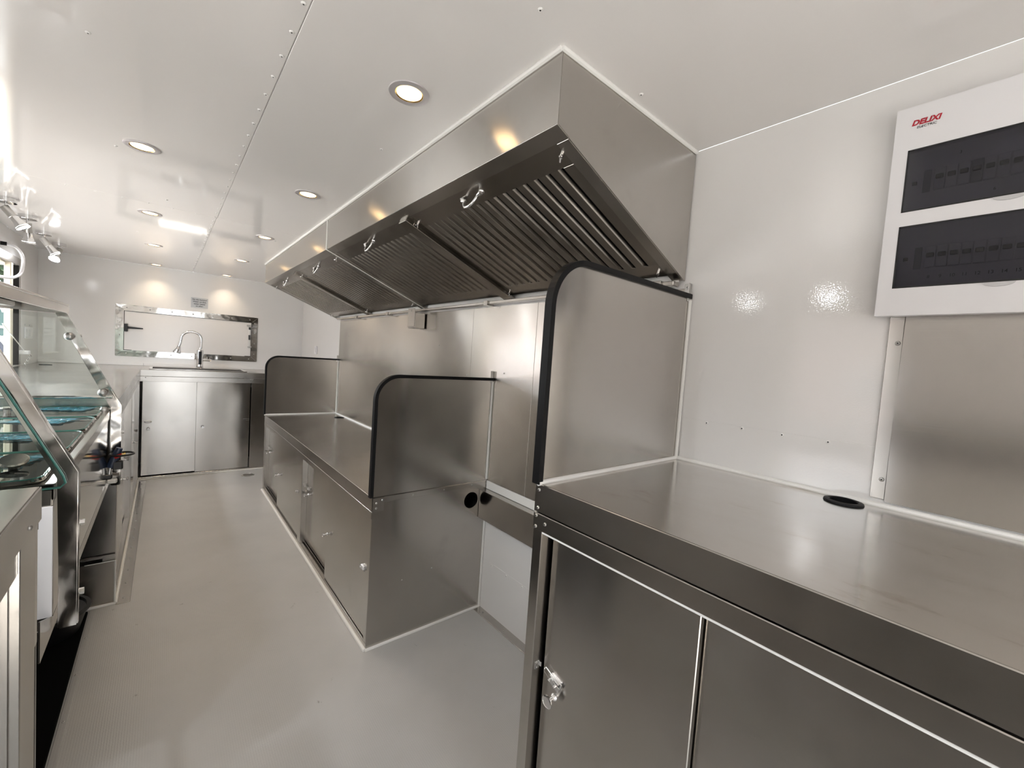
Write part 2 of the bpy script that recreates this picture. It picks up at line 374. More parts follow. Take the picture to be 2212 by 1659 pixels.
# ------------------------------------------------------------------ exhaust hoods
HX, HZF, HZR = -0.624, 1.833, 1.590
DV = Vector((0.619, 0, HZR-HZF)); VL = DV.length; DV.normalize(); NV = Vector((DV.z, 0, -DV.x))   # NV points down and out
def SL(y, v, wv): p = Vector((HX, y, HZF))+DV*v+NV*wv; return (p.x, p.y, p.z)
def sbox(bm, y0, y1, v0, v1, w0, w1, bev=0.0008): box(bm, y0, y1, v0, v1, w0, w1, bev=bev, tf=lambda a, b_, c: SL(a, b_, c))
SLAT = {}
def baffle_filter(parent, y0, y1, nslat, hy, lab=None):
    bm = BM(); s0, s1 = y0+0.036, y1-0.030; v0, v1 = 0.112, 0.563
    sbox(bm, y0, y1, 0.044, v0, -0.006, -0.002); sbox(bm, y0, y1, v1, 0.628, -0.006, -0.002)
    sbox(bm, y0, s0, v0, v1, -0.006, -0.002); sbox(bm, s1, y1, v0, v1, -0.006, -0.002)
    f = obj('baffle_filter', bm, 'steel_shaded', parent)
    pitch = (s1-s0)/nslat; key = round(pitch, 4)
    if key not in SLAT:
        bm = BM(); g = pitch*0.43; h_ = pitch*0.10; v_ = pitch*0.17
        # folded strip: flat face, then a flange rising away from the cook line on its near side
        prof = [(g, -0.002), (pitch, -0.002), (pitch, -0.004), (g+0.001, -0.004), (g-h_+0.0008, -0.0036-v_), (g-h_-0.0004, -0.0030-v_), (g-0.0006, -0.0024)]
        n = len(prof); vs = [SL(p[0], v, p[1]) for v in (v0-0.002, v1+0.002) for p in prof]
        _add(bm, vs, [tuple(range(n)), tuple(range(2*n-1, n-1, -1))]+[(i, n+i, n+(i+1) % n, (i+1) % n) for i in range(n)])
        bmesh.ops.recalc_face_normals(bm, faces=bm.faces)
        me = bpy.data.meshes.new('slat'); bm.to_mesh(me); bm.free(); me.materials.append(MATS['steel_shaded']); SLAT[key] = me
    for k in range(nslat):
        o = bpy.data.objects.new('slat', SLAT[key]); COL.objects.link(o); o.parent = f
        o.matrix_parent_inverse = parent_world(f).inverted(); o.location = (0, s0+k*pitch, 0)
    bm = BM()
    for s in (-1, 1):
        lathe(bm, [(0.0, 0.0045), (0.008, 0.004), (0.0105, 0.001), (0.0105, -0.003)], SL(hy+s*0.052, 0.075, -0.002), NV, 16)
        tube(bm, [SL(hy+s*0.05, 0.075, 0.002), SL(hy+s*0.036, 0.075, 0.006)], [0.008, 0.0055], 10)
    tube(bm, [SL(hy+0.036*math.cos(a), 0.075, 0.006+0.034*math.sin(a)) for a in [PI*k/14 for k in range(15)]], 0.0045, 10)
    obj('handle', bm, 'chrome', f, smooth=True)
    return f
def wing_nut(parent, y, v):
    bm = BM(); lathe(bm, [(0.005, 0), (0.005, 0.010), (0, 0.010)], SL(y, v, -0.002), NV, 10)
    for s in (-1, 1): tube(bm, [SL(y, v, 0.006), SL(y+s*0.006, v+s*0.008, 0.013)], [0.003, 0.0022], 6)
    obj('wing_nut', bm, 'chrome', parent, smooth=True)
def hood(y0, y1, filters, label, near):
    e = thing('exhaust_hood', (HX/2, (y0+y1)/2, HZR), label, 'exhaust hood', 'exhaust hoods over the cook line')
    bm = BM(); box(bm, HX, HX+0.0025, y0, y1, HZF, H-0.002, bev=0.0008); obj('front_panel', bm, 'steel_sheet', e)
    poly = [(HX+0.0026, H-0.002), (HX+0.0026, HZF), (-0.004, HZR), (-0.004, H-0.002)]
    for ya, yb in ((y0, y0+0.0025), (y1-0.0025, y1)):
        bm = BM(); prism(bm, poly, 'Y', ya, yb); obj('end_panel', bm, 'steel_sheet', e)
    bm = BM(); sbox(bm, y0, y1, 0.0, 0.044, -0.003, 0.0); obj('front_lip', bm, 'steel_edge', e)
    for ya, yb in ((y0+0.0026, y0+0.040), (y1-0.040, y1-0.0026)):
        bm = BM(); sbox(bm, ya, yb, 0.0445, VL-0.004, -0.003, 0.0); obj('side_lip', bm, 'steel_edge', e)
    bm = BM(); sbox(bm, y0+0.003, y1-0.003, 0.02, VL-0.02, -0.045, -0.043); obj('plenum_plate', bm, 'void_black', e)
    for i, (a, b_) in enumerate(filters): baffle_filter(e, a, b_, 16, (a+b_)/2)
    for (a, b_), (c, d_) in zip(filters, filters[1:]):
        bm = BM(); sbox(bm, b_-0.004, c+0.004, 0.040, VL-0.006, -0.002, 0.014, bev=0.002); obj('filter_rail', bm, 'steel_shaded', e)
        wing_nut(e, b_-0.02, 0.60); wing_nut(e, b_-0.018, 0.085)
    wing_nut(e, y0+0.05, 0.075); wing_nut(e, y0+0.06, 0.60)
    if not near: wing_nut(e, y1-0.05, 0.60); wing_nut(e, y1-0.06, 0.085)
    bm = BM(); tube(bm, [(HX-0.003, y0, H-0.004), (HX-0.003, y1, H-0.004)], 0.0065, 8)
    if near: tube(bm, [(HX-0.003, y0-0.002, H-0.004), (-0.004, y0-0.002, H-0.004)], 0.0065, 8)
    obj('sealant_bead', bm, 'sealant', e)
    return e
HM = 2.455
hood(0.702, HM-0.002, [(0.742, 1.545), (1.600, 2.412)], 'near stainless exhaust hood section with two large baffle filters', True)
h2_ = hood(HM+0.002, 4.279, [(2.498, 3.335), (3.390, 4.236)], 'far stainless exhaust hood section reaching toward the sink wall', False)
bm = BM(); box(bm, HX-0.003, HX+0.002, HM-0.004, HM+0.004, HZF, H-0.01); obj('joint_bead', bm, 'sealant', h2_)
bm = BM(); sbox(bm, HM-0.003, HM+0.003, 0, VL-0.01, -0.001, 0.002); obj('joint_bead', bm, 'sealant', h2_)
# grease gutter and collector box
gt = thing('grease_gutter', (-0.03, 2.5, 1.555), 'slim pale grease gutter rail on the wall under the hoods', 'gutter')
b1('rail', 'steel_edge', gt, -0.042, -0.006, 0.72, 4.15, 1.572, 1.587, bev=0.002)
b1('back_strip', 'sealant', gt, -0.012, -0.006, 0.72, 4.15, 1.588, 1.612, bev=0.001)
for yy in (0.76, 1.72, 2.95, 3.6): b1('clip', 'steel_edge', gt, -0.05, -0.006, yy, yy+0.03, 1.566, 1.59)
gb = thing('grease_box', (-0.045, 2.50, 1.46), 'small square stainless grease box hanging under the hood joint', 'box')
b1('container', 'steel_sheet', gb, -0.082, -0.012, 2.44, 2.535, 1.462, 1.560, bev=0.002)
b1('hanger_plate', 'steel_edge', gb, -0.086, -0.083, 2.44, 2.535, 1.470, 1.585, bev=0.001)
rivet(gb, (-0.086, 2.487, 1.572), (-1, 0, 0), 0.004, 'zinc')

# ------------------------------------------------------------------ splashback sheets behind the cook line
sb = thing('splashback', (0, 2.4, 0.665), 'tall stainless splashback sheets on the wall behind the griddle counter', 'splashback')
for y0, y1 in ((0.692, 1.388), (1.390, 1.898), (1.900, 4.158)):
    b1('sheet', 'steel_wavy', sb, -0.005, -0.001, y0, y1, 0.672, 1.566, bev=0.001)
for (yy, zz) in ((1.93, 1.20), (1.6, 1.23), (3.9, 1.42), (4.10, 1.30), (4.10, 1.47), (2.25, 1.36)): rivet(sb, (-0.005, yy, zz), (-1, 0, 0), 0.004, 'zinc')

# ------------------------------------------------------------------ splash guards
def arc_profile(xf, zt, R, z0, x1=-0.004, n=14):
    pts = [(xf, z0), (xf, zt-R)]
    for k in range(1, n): a = PI-PI/2*k/n; pts.append((xf+R+R*math.cos(a), zt-R+R*math.sin(a)))
    return pts+[(xf+R, zt), (x1, zt)]
def guard(y, xf, zt, R, z0, label, bracket=True, bead=True):
    e = thing('splash_guard', (xf/2, y, z0), label, 'splash guard', 'stainless splash guards')
    p = arc_profile(xf, zt, R, z0); bm = BM(); prism(bm, p+[(-0.004, z0)], 'Y', y-0.004, y+0.004); obj('panel', bm, 'steel_sheet', e)
    bm = BM(); path = p; hw, ht = 0.011, 0.010   # rubber edging swept along the free edge
    rings = []
    for i, q in enumerate(path):
        a = Vector(path[max(i-1, 0)]); c = Vector(path[min(i+1, len(path)-1)]); t = (c-a).normalized(); nrm = Vector((-t.y, t.x))
        o_, i_ = Vector(q)+nrm*0.004, Vector(q)-nrm*ht
        rings.append([bm.verts.new((o_.x, y-hw, o_.y)), bm.verts.new((o_.x, y+hw, o_.y)), bm.verts.new((i_.x, y+hw, i_.y)), bm.verts.new((i_.x, y-hw, i_.y))])
    for A, B in zip(rings, rings[1:]):
        for k in range(4): bm.faces.new((A[k], A[(k+1) % 4], B[(k+1) % 4], B[k]))
    bm.faces.new(rings[0]); bm.faces.new(rings[-1][::-1])
    obj('rubber_edging', bm, 'black_rubber', e)
    if bracket:
        bm = BM(); box(bm, -0.024, -0.006, y-0.0065, y-0.0045, zt-0.02, zt+0.038); box(bm, -0.0085, -0.0055, y-0.0065, y+0.016, zt+0.006, zt+0.038)
        br = obj('bracket', bm, 'zinc', e); rivet(br, (-0.0085, y+0.006, zt+0.026), (-1, 0, 0), 0.005, 'zinc', 'screw')
    bm = BM(); tube(bm, [(-0.009, y-0.007, z0+0.005), (-0.009, y-0.007, zt-0.015)], 0.0055, 8); tube(bm, [(-0.009, y+0.007, z0+0.005), (-0.009, y+0.007, zt-0.015)], 0.0055, 8)
    if bead: tube(bm, [(xf, y-0.006, z0+0.002), (-0.009, y-0.006, z0+0.002)], 0.0065, 8)
    obj('sealant_bead', bm, 'sealant', e)
    return e
guard(0.682, -0.626, 1.541, 0.115, 1.0135, 'tall rounded stainless splash guard with black edging on the prep worktop')
guard(1.690, -0.615, 1.197, 0.105, 0.6745, 'low rounded stainless splash guard on the near end of griddle counter', bead=False)
guard(4.158, -0.615, 1.197, 0.105, 0.6745, 'low rounded stainless splash guard on the far end of griddle counter')

# ------------------------------------------------------------------ hardware shared by the cabinets
def knob(parent, p, n, r=0.0125):
    bm = BM(); lathe(bm, [(0.009, 0), (0.0085, 0.002), (0.0045, 0.006), (0.0045, 0.014), (r, 0.021), (r, 0.024), (r*0.82, 0.0252), (r*0.78, 0.0243), (0, 0.0243)], p, n, 20)
    return obj('knob', bm, 'chrome', parent, smooth=True)
def latch(parent, p, n, along, side):
    """toggle latch lying on the sheet: p base point, n sheet normal, along = direction to the keeper"""
    P, n, a = Vector(p), Vector(n), Vector(along); s = n.cross(a)
    def Q(i, j, k): return tuple(P+a*i+s*j+n*k)
    bm = BM()
    vsq = lambda i0, i1, j0, j1, k0, k1: box(bm, i0, i1, j0, j1, k0, k1, bev=0.0008, tf=lambda x, y_, z: Q(x, y_, z))
    vsq(-0.030, 0.004, -0.0075, 0.0075, 0.0, 0.002); vsq(-0.026, 0.002, -0.0085, -0.0070, 0.002, 0.010); vsq(-0.026, 0.002, 0.0070, 0.0085, 0.002, 0.010)
    vsq(-0.032, -0.004, -0.0065, 0.0065, 0.010, 0.0115)
    tube(bm, [Q(-0.012, -0.008, 0.006), Q(0.020, -0.007, 0.006), Q(0.022, 0, 0.006), Q(0.020, 0.007, 0.006), Q(-0.012, 0.008, 0.006)], 0.0012, 6)
    lathe(bm, [(0.0035, 0), (0.0035, 0.0035), (0.002, 0.0035), (0.002, 0.001), (0, 0.001)], Q(-0.02, 0, 0.0115), n, 10)
    return obj('latch', bm, 'chrome', parent)
def keeper(parent, p, n, up):
    P, n, u = Vector(p), Vector(n), Vector(up); s = n.cross(u); bm = BM()
    box(bm, -0.009, 0.009, -0.007, 0.007, 0, 0.0015, bev=0.0005, tf=lambda x, y_, z: tuple(P+u*x+s*y_+n*z))
    box(bm, -0.005, 0.005, -0.010, -0.007, 0, 0.006, bev=0.0005, tf=lambda x, y_, z: tuple(P+u*x+s*y_+n*z))
    for k in (-0.005, 0.005): lathe(bm, [(0.003, 0), (0.002, 0.0012), (0, 0.0012)], tuple(P+u*k+n*0.0015), n, 8)
    return obj('keeper', bm, 'chrome', parent)

# ------------------------------------------------------------------ prep counter (near right)
AX, AZ, AY1, AY0 = -0.6175, 1.013, 0.690, -1.20
wt = thing('worktop', (AX/2, 0, AZ-0.07), 'brushed stainless prep worktop in the foreground with brown smears', 'worktop')
bm = BM(); plate_hole(bm, 'Z', AZ-0.003, AZ, (AX, -0.002, AY0, AY1), (-0.052, 0.228), 0.028); obj('top_sheet', bm, 'steel_smeared', wt)
b1('front_edge', 'steel_edge', wt, AX-0.003, AX, AY0, AY1, 0.9465, AZ-0.0005, bev=0.0014)
b1('end_edge', 'steel_edge', wt, AX, -0.05, AY1-0.003, AY1, 0.9465, AZ-0.003)
bm = BM(); lathe(bm, [(0.0268, -0.02), (0.0268, 0.004), (0.030, 0.006), (0.038, 0.004), (0.039, 0.0005), (0.028, 0.0005)], (-0.052, 0.228, AZ), seg=40); obj('cable_grommet', bm, 'black_rubber', wt, smooth=True)
bm = BM(); lathe(bm, [(0, -0.07), (0.0278, -0.07), (0.0278, -0.02)], (-0.052, 0.228, AZ), seg=32); obj('grommet_well', bm, 'void_black', wt)
bm = BM(); tube(bm, [(-0.007, AY0, AZ+0.003), (-0.007, 0.675, AZ+0.003)], 0.0068, 8); obj('sealant_bead', bm, 'sealant', wt)
for z in (0.957, 0.999): rivet(wt, (AX-0.003, 0.677, z), (-1, 0, 0), 0.004, 'zinc', 'screw')
bc = thing('base_cabinet', (AX/2, -0.2, 0), 'stainless base cabinet with sliding doors under the prep worktop', 'cabinet')
b1('upper_rail', 'steel_edge', bc, AX-0.0035, AX+0.03, AY0, AY1, 0.905, 0.944, bev=0.0014)
b1('rail_lip', 'sealant', bc, AX-0.002, AX+0.028, AY0, 0.66, 0.9005, 0.9045, bev=0.001)
for (yy, zz) in ((0.680, 0.938), (0.650, 0.926), (0.680, 0.912)): rivet(bc, (AX-0.0035, yy, zz), (-1, 0, 0), 0.0042, 'zinc', 'screw')
b1('corner_post', 'steel_edge', bc, AX, AX+0.036, 0.661, AY1, 0, 0.9045, bev=0.0012)
b1('end_panel', 'steel_sheet', bc, AX+0.037, -0.03, AY1-0.004, AY1, 0.02, 0.94)
b1('back_panel', 'void_black', bc, -0.40, -0.398, AY0, 0.66, 0.02, 0.90)
b1('bottom_rail', 'steel_edge', bc, AX, AX+0.04, AY0, 0.660, 0, 0.045)
d1 = b1('door', 'steel_sheet', bc, AX+0.030, AX+0.044, 0.300, 0.652, 0.05, 0.903, bev=0.0015)
d2 = b1('door', 'steel_sheet', bc, AX+0.050, AX+0.064, -0.25, 0.330, 0.05, 0.903, bev=0.0015)
b1('door', 'steel_sheet', bc, AX+0.030, AX+0.044, -0.80, -0.235, 0.05, 0.903, bev=0.0015)
b1('door', 'steel_sheet', bc, AX+0.050, AX+0.064, AY0, -0.79, 0.05, 0.903, bev=0.0015)
latch(d1, (AX+0.030, 0.622, 0.568), (-1, 0, 0), Vector((0, 0.94, 0.34)).normalized(), 1)
keeper(bc, (AX+0.016, 0.661, 0.578), (0, -1, 0), (0, 0, 1))
knob(d1, (AX+0.030, 0.612, 0.523), (-1, 0, 0), 0.0145)

# ------------------------------------------------------------------ griddle counter
GX, GZ, GY0, GY1 = -0.6047, 0.674, 1.684, 4.170
wt = thing('worktop', (GX/2, 2.9, 0.58), 'low stainless griddle worktop between the two low splash guards', 'worktop')
bm = BM(); plate_hole(bm, 'Z', GZ-0.003, GZ, (GX, -0.002, GY0, GY1), (-0.065, 3.87), 0.032); obj('top_sheet', bm, 'steel_top', wt)
b1('front_edge', 'steel_edge', wt, GX-0.003, GX, GY0, GY1, 0.6135, GZ-0.0005, bev=0.0014)
bm = BM(); lathe(bm, [(0.031, -0.02), (0.031, 0.003), (0.041, 0.003), (0.042, 0.0005), (0.032, 0.0005)], (-0.065, 3.87, GZ), seg=32); obj('cable_grommet', bm, 'black_rubber', wt)
bm = BM(); lathe(bm, [(0, -0.03), (0.0318, -0.03), (0.0318, -0.003)], (-0.065, 3.87, GZ), seg=32); obj('grommet_well', bm, 'void_black', wt)
b1('end_flange', 'steel_edge', wt, GX, -0.012, GY0-0.004, GY0-0.0005, 0.648, GZ-0.001, bev=0.0006)
b1('corner_plate', 'steel_edge', wt, GX-0.002, GX+0.048, GY0-0.0055, GY0-0.0042, 0.612, GZ-0.002, bev=0.0006)
for (x, z) in ((GX+0.014, 0.628), (GX+0.014, 0.650), (GX+0.040, 0.660)): rivet(wt, (x, GY0-0.0055, z), (0, -1, 0), 0.0045, 'zinc', 'screw')
for x in (-0.42, -0.26, -0.10): rivet(wt, (x, GY0-0.004, 0.660), (0, -1, 0), 0.0035, 'zinc', 'screw')
bm = BM(); tube(bm, [(-0.012, 1.70, GZ+0.003), (-0.012, 4.15, GZ+0.003)], 0.0075, 8); obj('sealant_bead', bm, 'sealant', wt)
bc = thing('base_cabinet', (GX/2, 2.9, 0), 'low stainless base cabinet with four sliding doors under the griddle worktop', 'cabinet')
bm = BM(); plate_hole(bm, 'Y', GY0, GY0+0.003, (GX, -0.003, 0.0, 0.6475), (-0.096, 0.581), 0.041, 40); obj('end_panel', bm, 'steel_sheet', bc)
bm = BM(); lathe(bm, [(0.0412, 0.0), (0.0412, 0.08), (0, 0.08)], (-0.096, GY0+0.0015, 0.581), (0, 1, 0), 32); obj('hose_port', bm, 'void_black', bc)
for x, z in ((-0.45, 0.27), (-0.30, 0.285)): rivet(bc, (x, GY0, z), (0, -1, 0), 0.003, 'zinc', 'screw')
b1('upper_rail', 'steel_edge', bc, GX-0.0025, GX+0.02, GY0+0.001, GY1, 0.580, 0.6115, bev=0.0014)
b1('bottom_rail', 'steel_edge', bc, GX, GX+0.018, GY0+0.0035, GY1, 0.0, 0.030, bev=0.001)
b1('track', 'steel_edge', bc, GX+0.026, GX+0.030, 1.72, 4.13, 0.0, 0.036, bev=0.0008)
b1('track_floor', 'steel_shaded', bc, GX+0.018, GX+0.07, 1.72, 4.13, 0.0, 0.012, bev=0.0005)
for y0, y1 in ((GY0+0.0035, 1.712), (2.838, 2.905), (4.118, GY1)): b1('post', 'steel_edge', bc, GX, GX+0.05, y0, y1, 0.030, 0.580, bev=0.001)
b1('end_panel', 'steel_sheet', bc, GX, -0.003, GY1-0.003, GY1, 0.0, GZ-0.004)
b1('back_panel', 'void_black', bc, -0.30, -0.298, 1.70, 4.15, 0.01, 0.57)
for (a, m_, b_) in ((1.716, 2.325, 2.836), (2.907, 3.60, 4.115)):
    dn = b1('door', 'steel_sheet', bc, GX+0.008, GX+0.016, a, m_, 0.034, 0.579, bev=0.0012)
    df = b1('door', 'steel_sheet', bc, GX+0.034, GX+0.042, m_-0.04, b_, 0.038, 0.579, bev=0.0012)
    knob(dn, (GX+0.008, m_-0.025, 0.287), (-1, 0, 0), 0.011)
    knob(df, (GX+0.034, b_-0.030, 0.352), (-1, 0, 0), 0.011)
    latch(df, (GX+0.034, b_-0.030, 0.395), (-1, 0, 0), (0, 1, 0), 1)
    latch(dn, (GX+0.008, a+0.040, 0.335), (-1, 0, 0), (0, -1, 0), 1)
bm = BM()
tube(bm, [(GX-0.004, GY0-0.004, 0.003), (-0.004, GY0-0.004, 0.003)], 0.007, 8); tube(bm, [(GX-0.004, GY0-0.004, 0.003), (GX-0.004, GY1, 0.003)], 0.009, 8)
tube(bm, [(-0.006, GY0-0.004, 0.003), (-0.006, GY0-0.004, 0.48)], 0.006, 8); obj('sealant_bead', bm, 'sealant', bc)

# pipe channel on the wall between griddle counter and prep counter
pc = thing('pipe_channel', (-0.03, 1.18, 0.48), 'stainless pipe channel low on the white wall between the two counters', 'channel')
b1('front_sheet', 'steel_sheet', pc, -0.048, -0.046, 0.694, 1.682, 0.485, 0.629, bev=0.0008)
b1('top_sheet', 'steel_edge', pc, -0.0455, -0.002, 0.694, 1.682, 0.627, 0.629, bev=0.0005)
b1('bottom_sheet', 'steel_edge', pc, -0.0455, -0.002, 0.694, 1.682, 0.485, 0.487, bev=0.0005)
b1('sealant_band', 'sealant', pc, -0.008, -0.0015, 0.694, 1.682, 0.630, 0.671, bev=0.002)

# ------------------------------------------------------------------ steel wall sheet and distribution box on the right wall
sp = thing('wall_sheet', (-0.01, -0.4, 1.03), 'curved-reflecting stainless wall sheet under the white fuse box', 'wall panel')
bm = BM(); rows_ = []; NZ_, NY_ = 28, 20
for i in range(NZ_+1):
    z = 1.027+0.573*i/NZ_; q = min(1.0, (z-1.027)/0.44)
    rows_.append([bm.verts.new((-0.009-0.010*math.sin(PI*q), -1.25+1.4125*j/NY_, z)) for j in range(NY_+1)])
for i in range(NZ_):
    for j in range(NY_): bm.faces.new((rows_[i][j], rows_[i][j+1], rows_[i+1][j+1], rows_[i+1][j]))
back_ = [[bm.verts.new((v.co.x+0.003, v.co.y, v.co.z)) for v in row] for row in rows_]
for i in range(NZ_):
    for j in range(NY_): bm.faces.new((back_[i][j+1], back_[i][j], back_[i+1][j], back_[i+1][j+1]))
    for j in (0, NY_): bm.faces.new((rows_[i][j], rows_[i+1][j], back_[i+1][j], back_[i][j]))
for j in range(NY_):
    for i in (0, NZ_): bm.faces.new((rows_[i][j], back_[i][j], back_[i][j+1], rows_[i][j+1]))
sh_ = obj('sheet', bm, 'steel_bowed', sp, smooth=True)
b1('edge_strip', 'steel_wavy', sp, -0.006, -0.0015, 0.1632, 0.190, 1.031, 1.60, bev=0.001)
for z in (1.394, 1.077): rivet(sp, (-0.006, 0.1715, z), (-1, 0, 0), 0.005, 'zinc')
EX, EY0, EY1, EZ0, EZ1 = -0.034, -0.150, 0.214, 1.454, 1.914
eb = thing('fuse_box', (-0.017, 0.03, EZ0), 'white two-row fuse box with smoked covers on the right wall', 'fuse box')
bm = BM(); rows = ((1.683, 1.819), (1.515, 1.652)); cy0, cy1 = -0.126, 0.1885
zs = [EZ0, rows[1][0], rows[1][1], rows[0][0], rows[0][1], EZ1]
for z0, z1 in ((zs[0], zs[1]), (zs[2], zs[3]), (zs[4], zs[5])): box(bm, EX, -0.012, EY0, EY1, z0, z1, bev=0)
for z0, z1 in rows: box(bm, EX, -0.012, EY0, cy0, z0, z1, bev=0); box(bm, EX, -0.012, cy1, EY1, z0, z1, bev=0)
bmesh.ops.remove_doubles(bm, verts=bm.verts, dist=1e-5)
obj('face_frame', bm, 'white_plastic', eb)
b1('housing', 'white_plastic', eb, -0.0118, -0.0112, EY0+0.004, EY1-0.004, EZ0+0.004, EZ1-0.004, bev=0)
for ri, (z0, z1) in enumerate(rows):
    inner = b1('mounting_plate', 'white_plastic', eb, -0.015, -0.013, cy0, cy1, z0, z1, bev=0)
    zc = (z0+z1)/2-0.002
    b1('blank_strip', 'grey_plastic', eb, -0.0165, -0.0152, 0.148, 0.160, zc-0.024, zc+0.024, bev=0.0005)
    b1('plate_screw', 'dark_print', eb, -0.0165, -0.0152, 0.170, 0.178, zc-0.004, zc+0.004, bev=0.002)
    for k in range(13):
        ya = 0.143-0.018*(k+1)
        br = b1('breaker', 'grey_plastic' if (ri == 0 and k == 3) else 'white_plastic', eb, -0.024, -0.0155, ya+0.0006, ya+0.0174, zc-0.0225, zc+0.0225, bev=0.0008)
        b1('toggle', 'dark_print', br, -0.030, -0.0242, ya+0.003, ya+0.015, zc-0.002, zc+0.007, bev=0.0012)
        s = str((0 if ri == 0 else 8)+k)
        if ri == 1 and k < 12 and 8+k <= 19: text('row_number', s, 0.0095, 'dark_print', eb, (-0.0156, ya+0.009, z0+0.024), (0, -1, 0), (0, 0, 1), bold=0.0001)
        if ri == 0 and k in (1, 4, 8): text('row_number', '367'[(1, 4, 8).index(k)], 0.0085, 'dark_print', eb, (-0.0156, ya, z1-0.022 if k != 4 else z0+0.024), (0, -1, 0), (0, 0, 1))
    cv = b1('smoked_cover', 'smoked', eb, EX+0.0005, EX+0.0025, cy0+0.0006, cy1-0.0006, z0+0.0006, z1-0.0006, bev=0.0006)
    bm = BM(); t = 0.003
    for d_ in ((cy0, cy1, z0, z0+t), (cy0, cy1, z1-t, z1), (cy0, cy0+t, z0, z1), (cy1-t, cy1, z0, z1)): box(bm, EX-0.0006, EX+0.0004, *d_, bev=0)
    obj('cover_rim', bm, 'black_plastic', cv)
    bm = BM(); pts = [(0.031+0.022*math.cos(a), z0-0.0005-0.0085*math.sin(a)) for a in [PI*k/16 for k in range(17)]]; prism(bm, pts, 'X', EX-0.003, EX-0.0002)
    obj('finger_tab', bm, 'grey_tab', cv)
text('maker_lettering', 'DELIXI', 0.0155, 'red_print', eb, (EX-0.0005, 0.165, 1.876), (0, -1, 0), (0, 0, 1), shear=0.25, bold=0.0006, sx=0.98)
text('maker_lettering', 'ELECTRIC', 0.0068, 'dark_print', eb, (EX-0.0005, 0.163, 1.8655), (0, -1, 0), (0, 0, 1), shear=0.1, sx=1.05)

# ------------------------------------------------------------------ back wall: hatch, sign, sink run
hx0, hx1, hz0, hz1, hw = -1.666, -0.474, 1.081, 1.588, 0.060
bm = BM()
for pts in ([(hx0, hz1), (hx1, hz1), (hx1-hw, hz1-hw), (hx0+hw, hz1-hw)], [(hx0, hz0), (hx0+hw, hz0+hw), (hx1-hw, hz0+hw), (hx1, hz0)],
            [(hx0, hz0), (hx0, hz1), (hx0+hw, hz1-hw), (hx0+hw, hz0+hw)], [(hx1, hz0), (hx1-hw, hz0+hw), (hx1-hw, hz1-hw), (hx1, hz1)]):
    cx = sum(p[0] for p in pts)/4; cz = sum(p[1] for p in pts)/4
    prism(bm, [(cx+(p[0]-cx)*0.999, cz+(p[1]-cz)*0.995) for p in pts], 'Y', YB-0.006, YB-0.0005)
wn = obj('window_3', bm, 'steel_polished', kind='structure')
b1('hatch_panel', 'hatch_white', wn, hx0+hw, hx1-hw, YB-0.003, YB-0.0005, hz0+hw, hz1-hw, bev=0)
bm = BM(); t = 0.004
for d_ in ((hx0+hw, hx1-hw, hz1-hw-t, hz1-hw), (hx0+hw, hx0+hw+t, hz0+hw, hz1-hw), (hx1-hw-t, hx1-hw, hz0+hw, hz1-hw)): box(bm, d_[0], d_[1], YB-0.005, YB-0.003, d_[2], d_[3], bev=0)
for xa, xb in ((hx0+hw, hx0+hw+0.06), (hx1-hw-0.06, hx1-hw)): box(bm, xa, xb, YB-0.006, YB-0.003, hz0+hw, hz0+hw+0.005, bev=0)
obj('gasket', bm, 'black_rubber', wn)
for k in range(7):
    for z in (hz0+hw/2, hz1-hw/2): rivet(wn, (hx0+0.08+k*(hx1-hx0-0.16)/6, YB-0.006, z), (0, -1, 0), 0.006, 'zinc', 'screw')
for z in (1.17, 1.29, 1.41, 1.52):
    for x in (hx0+hw/2, hx1-hw/2): rivet(wn, (x, YB-0.006, z), (0, -1, 0), 0.006, 'zinc', 'screw')
bm = BM(); box(bm, hx0+0.066, hx0+0.090, YB-0.030, YB-0.003, 1.325, 1.400, bev=0.003); prism(bm, [(hx0+0.088, 1.352), (hx0+0.088, 1.376), (hx0+0.200, 1.368), (hx0+0.205, 1.362), (hx0+0.200, 1.357)], 'Y', YB-0.026, YB-0.014)
obj('latch_handle', bm, 'black_plastic', wn)
st = BM(); tube(st, [(-0.556, YB-0.025, 1.485), (-0.552, YB-0.025, 1.255)], 0.006, 10); gs = obj('gas_strut', st, 'zinc', wn, smooth=True)
for za, zb, mm in ((1.445, 1.472, 'black_plastic'), (1.385, 1.445, 'white_paint'), (1.330, 1.385, 'black_plastic')):
    bm = BM(); tube(bm, [(-0.5555, YB-0.025, zb), (-0.554, YB-0.025, za)], 0.010, 12); obj('strut_sleeve', bm, mm, gs, smooth=True)
for x, z in ((-0.560, 1.490), (-0.545, 1.250)):
    bm = BM(); box(bm, x-0.022, x+0.012, YB-0.030, YB-0.004, z-0.009, z+0.009, bev=0.003); obj('strut_mount', bm, 'zinc', gs)
sg = b1('sign_plate', 'sign_grey', None, -1.089, -0.944, YB-0.004, YB-0.0005, 1.630, 1.736, bev=0.0008, label='small grey metal sign with black lettering above the hatch', cat='sign')
for i, s in enumerate(('No dry burning!', 'Water on first,', 'water heater', 'on after.')):
    text('sign_lettering', s, 0.0195, 'dark_print', sg, (-1.0165, YB-0.0045, 1.716-0.0225*i), (1, 0, 0), (0, 0, 1), shear=0.15, bold=0.0004, sx=0.98)

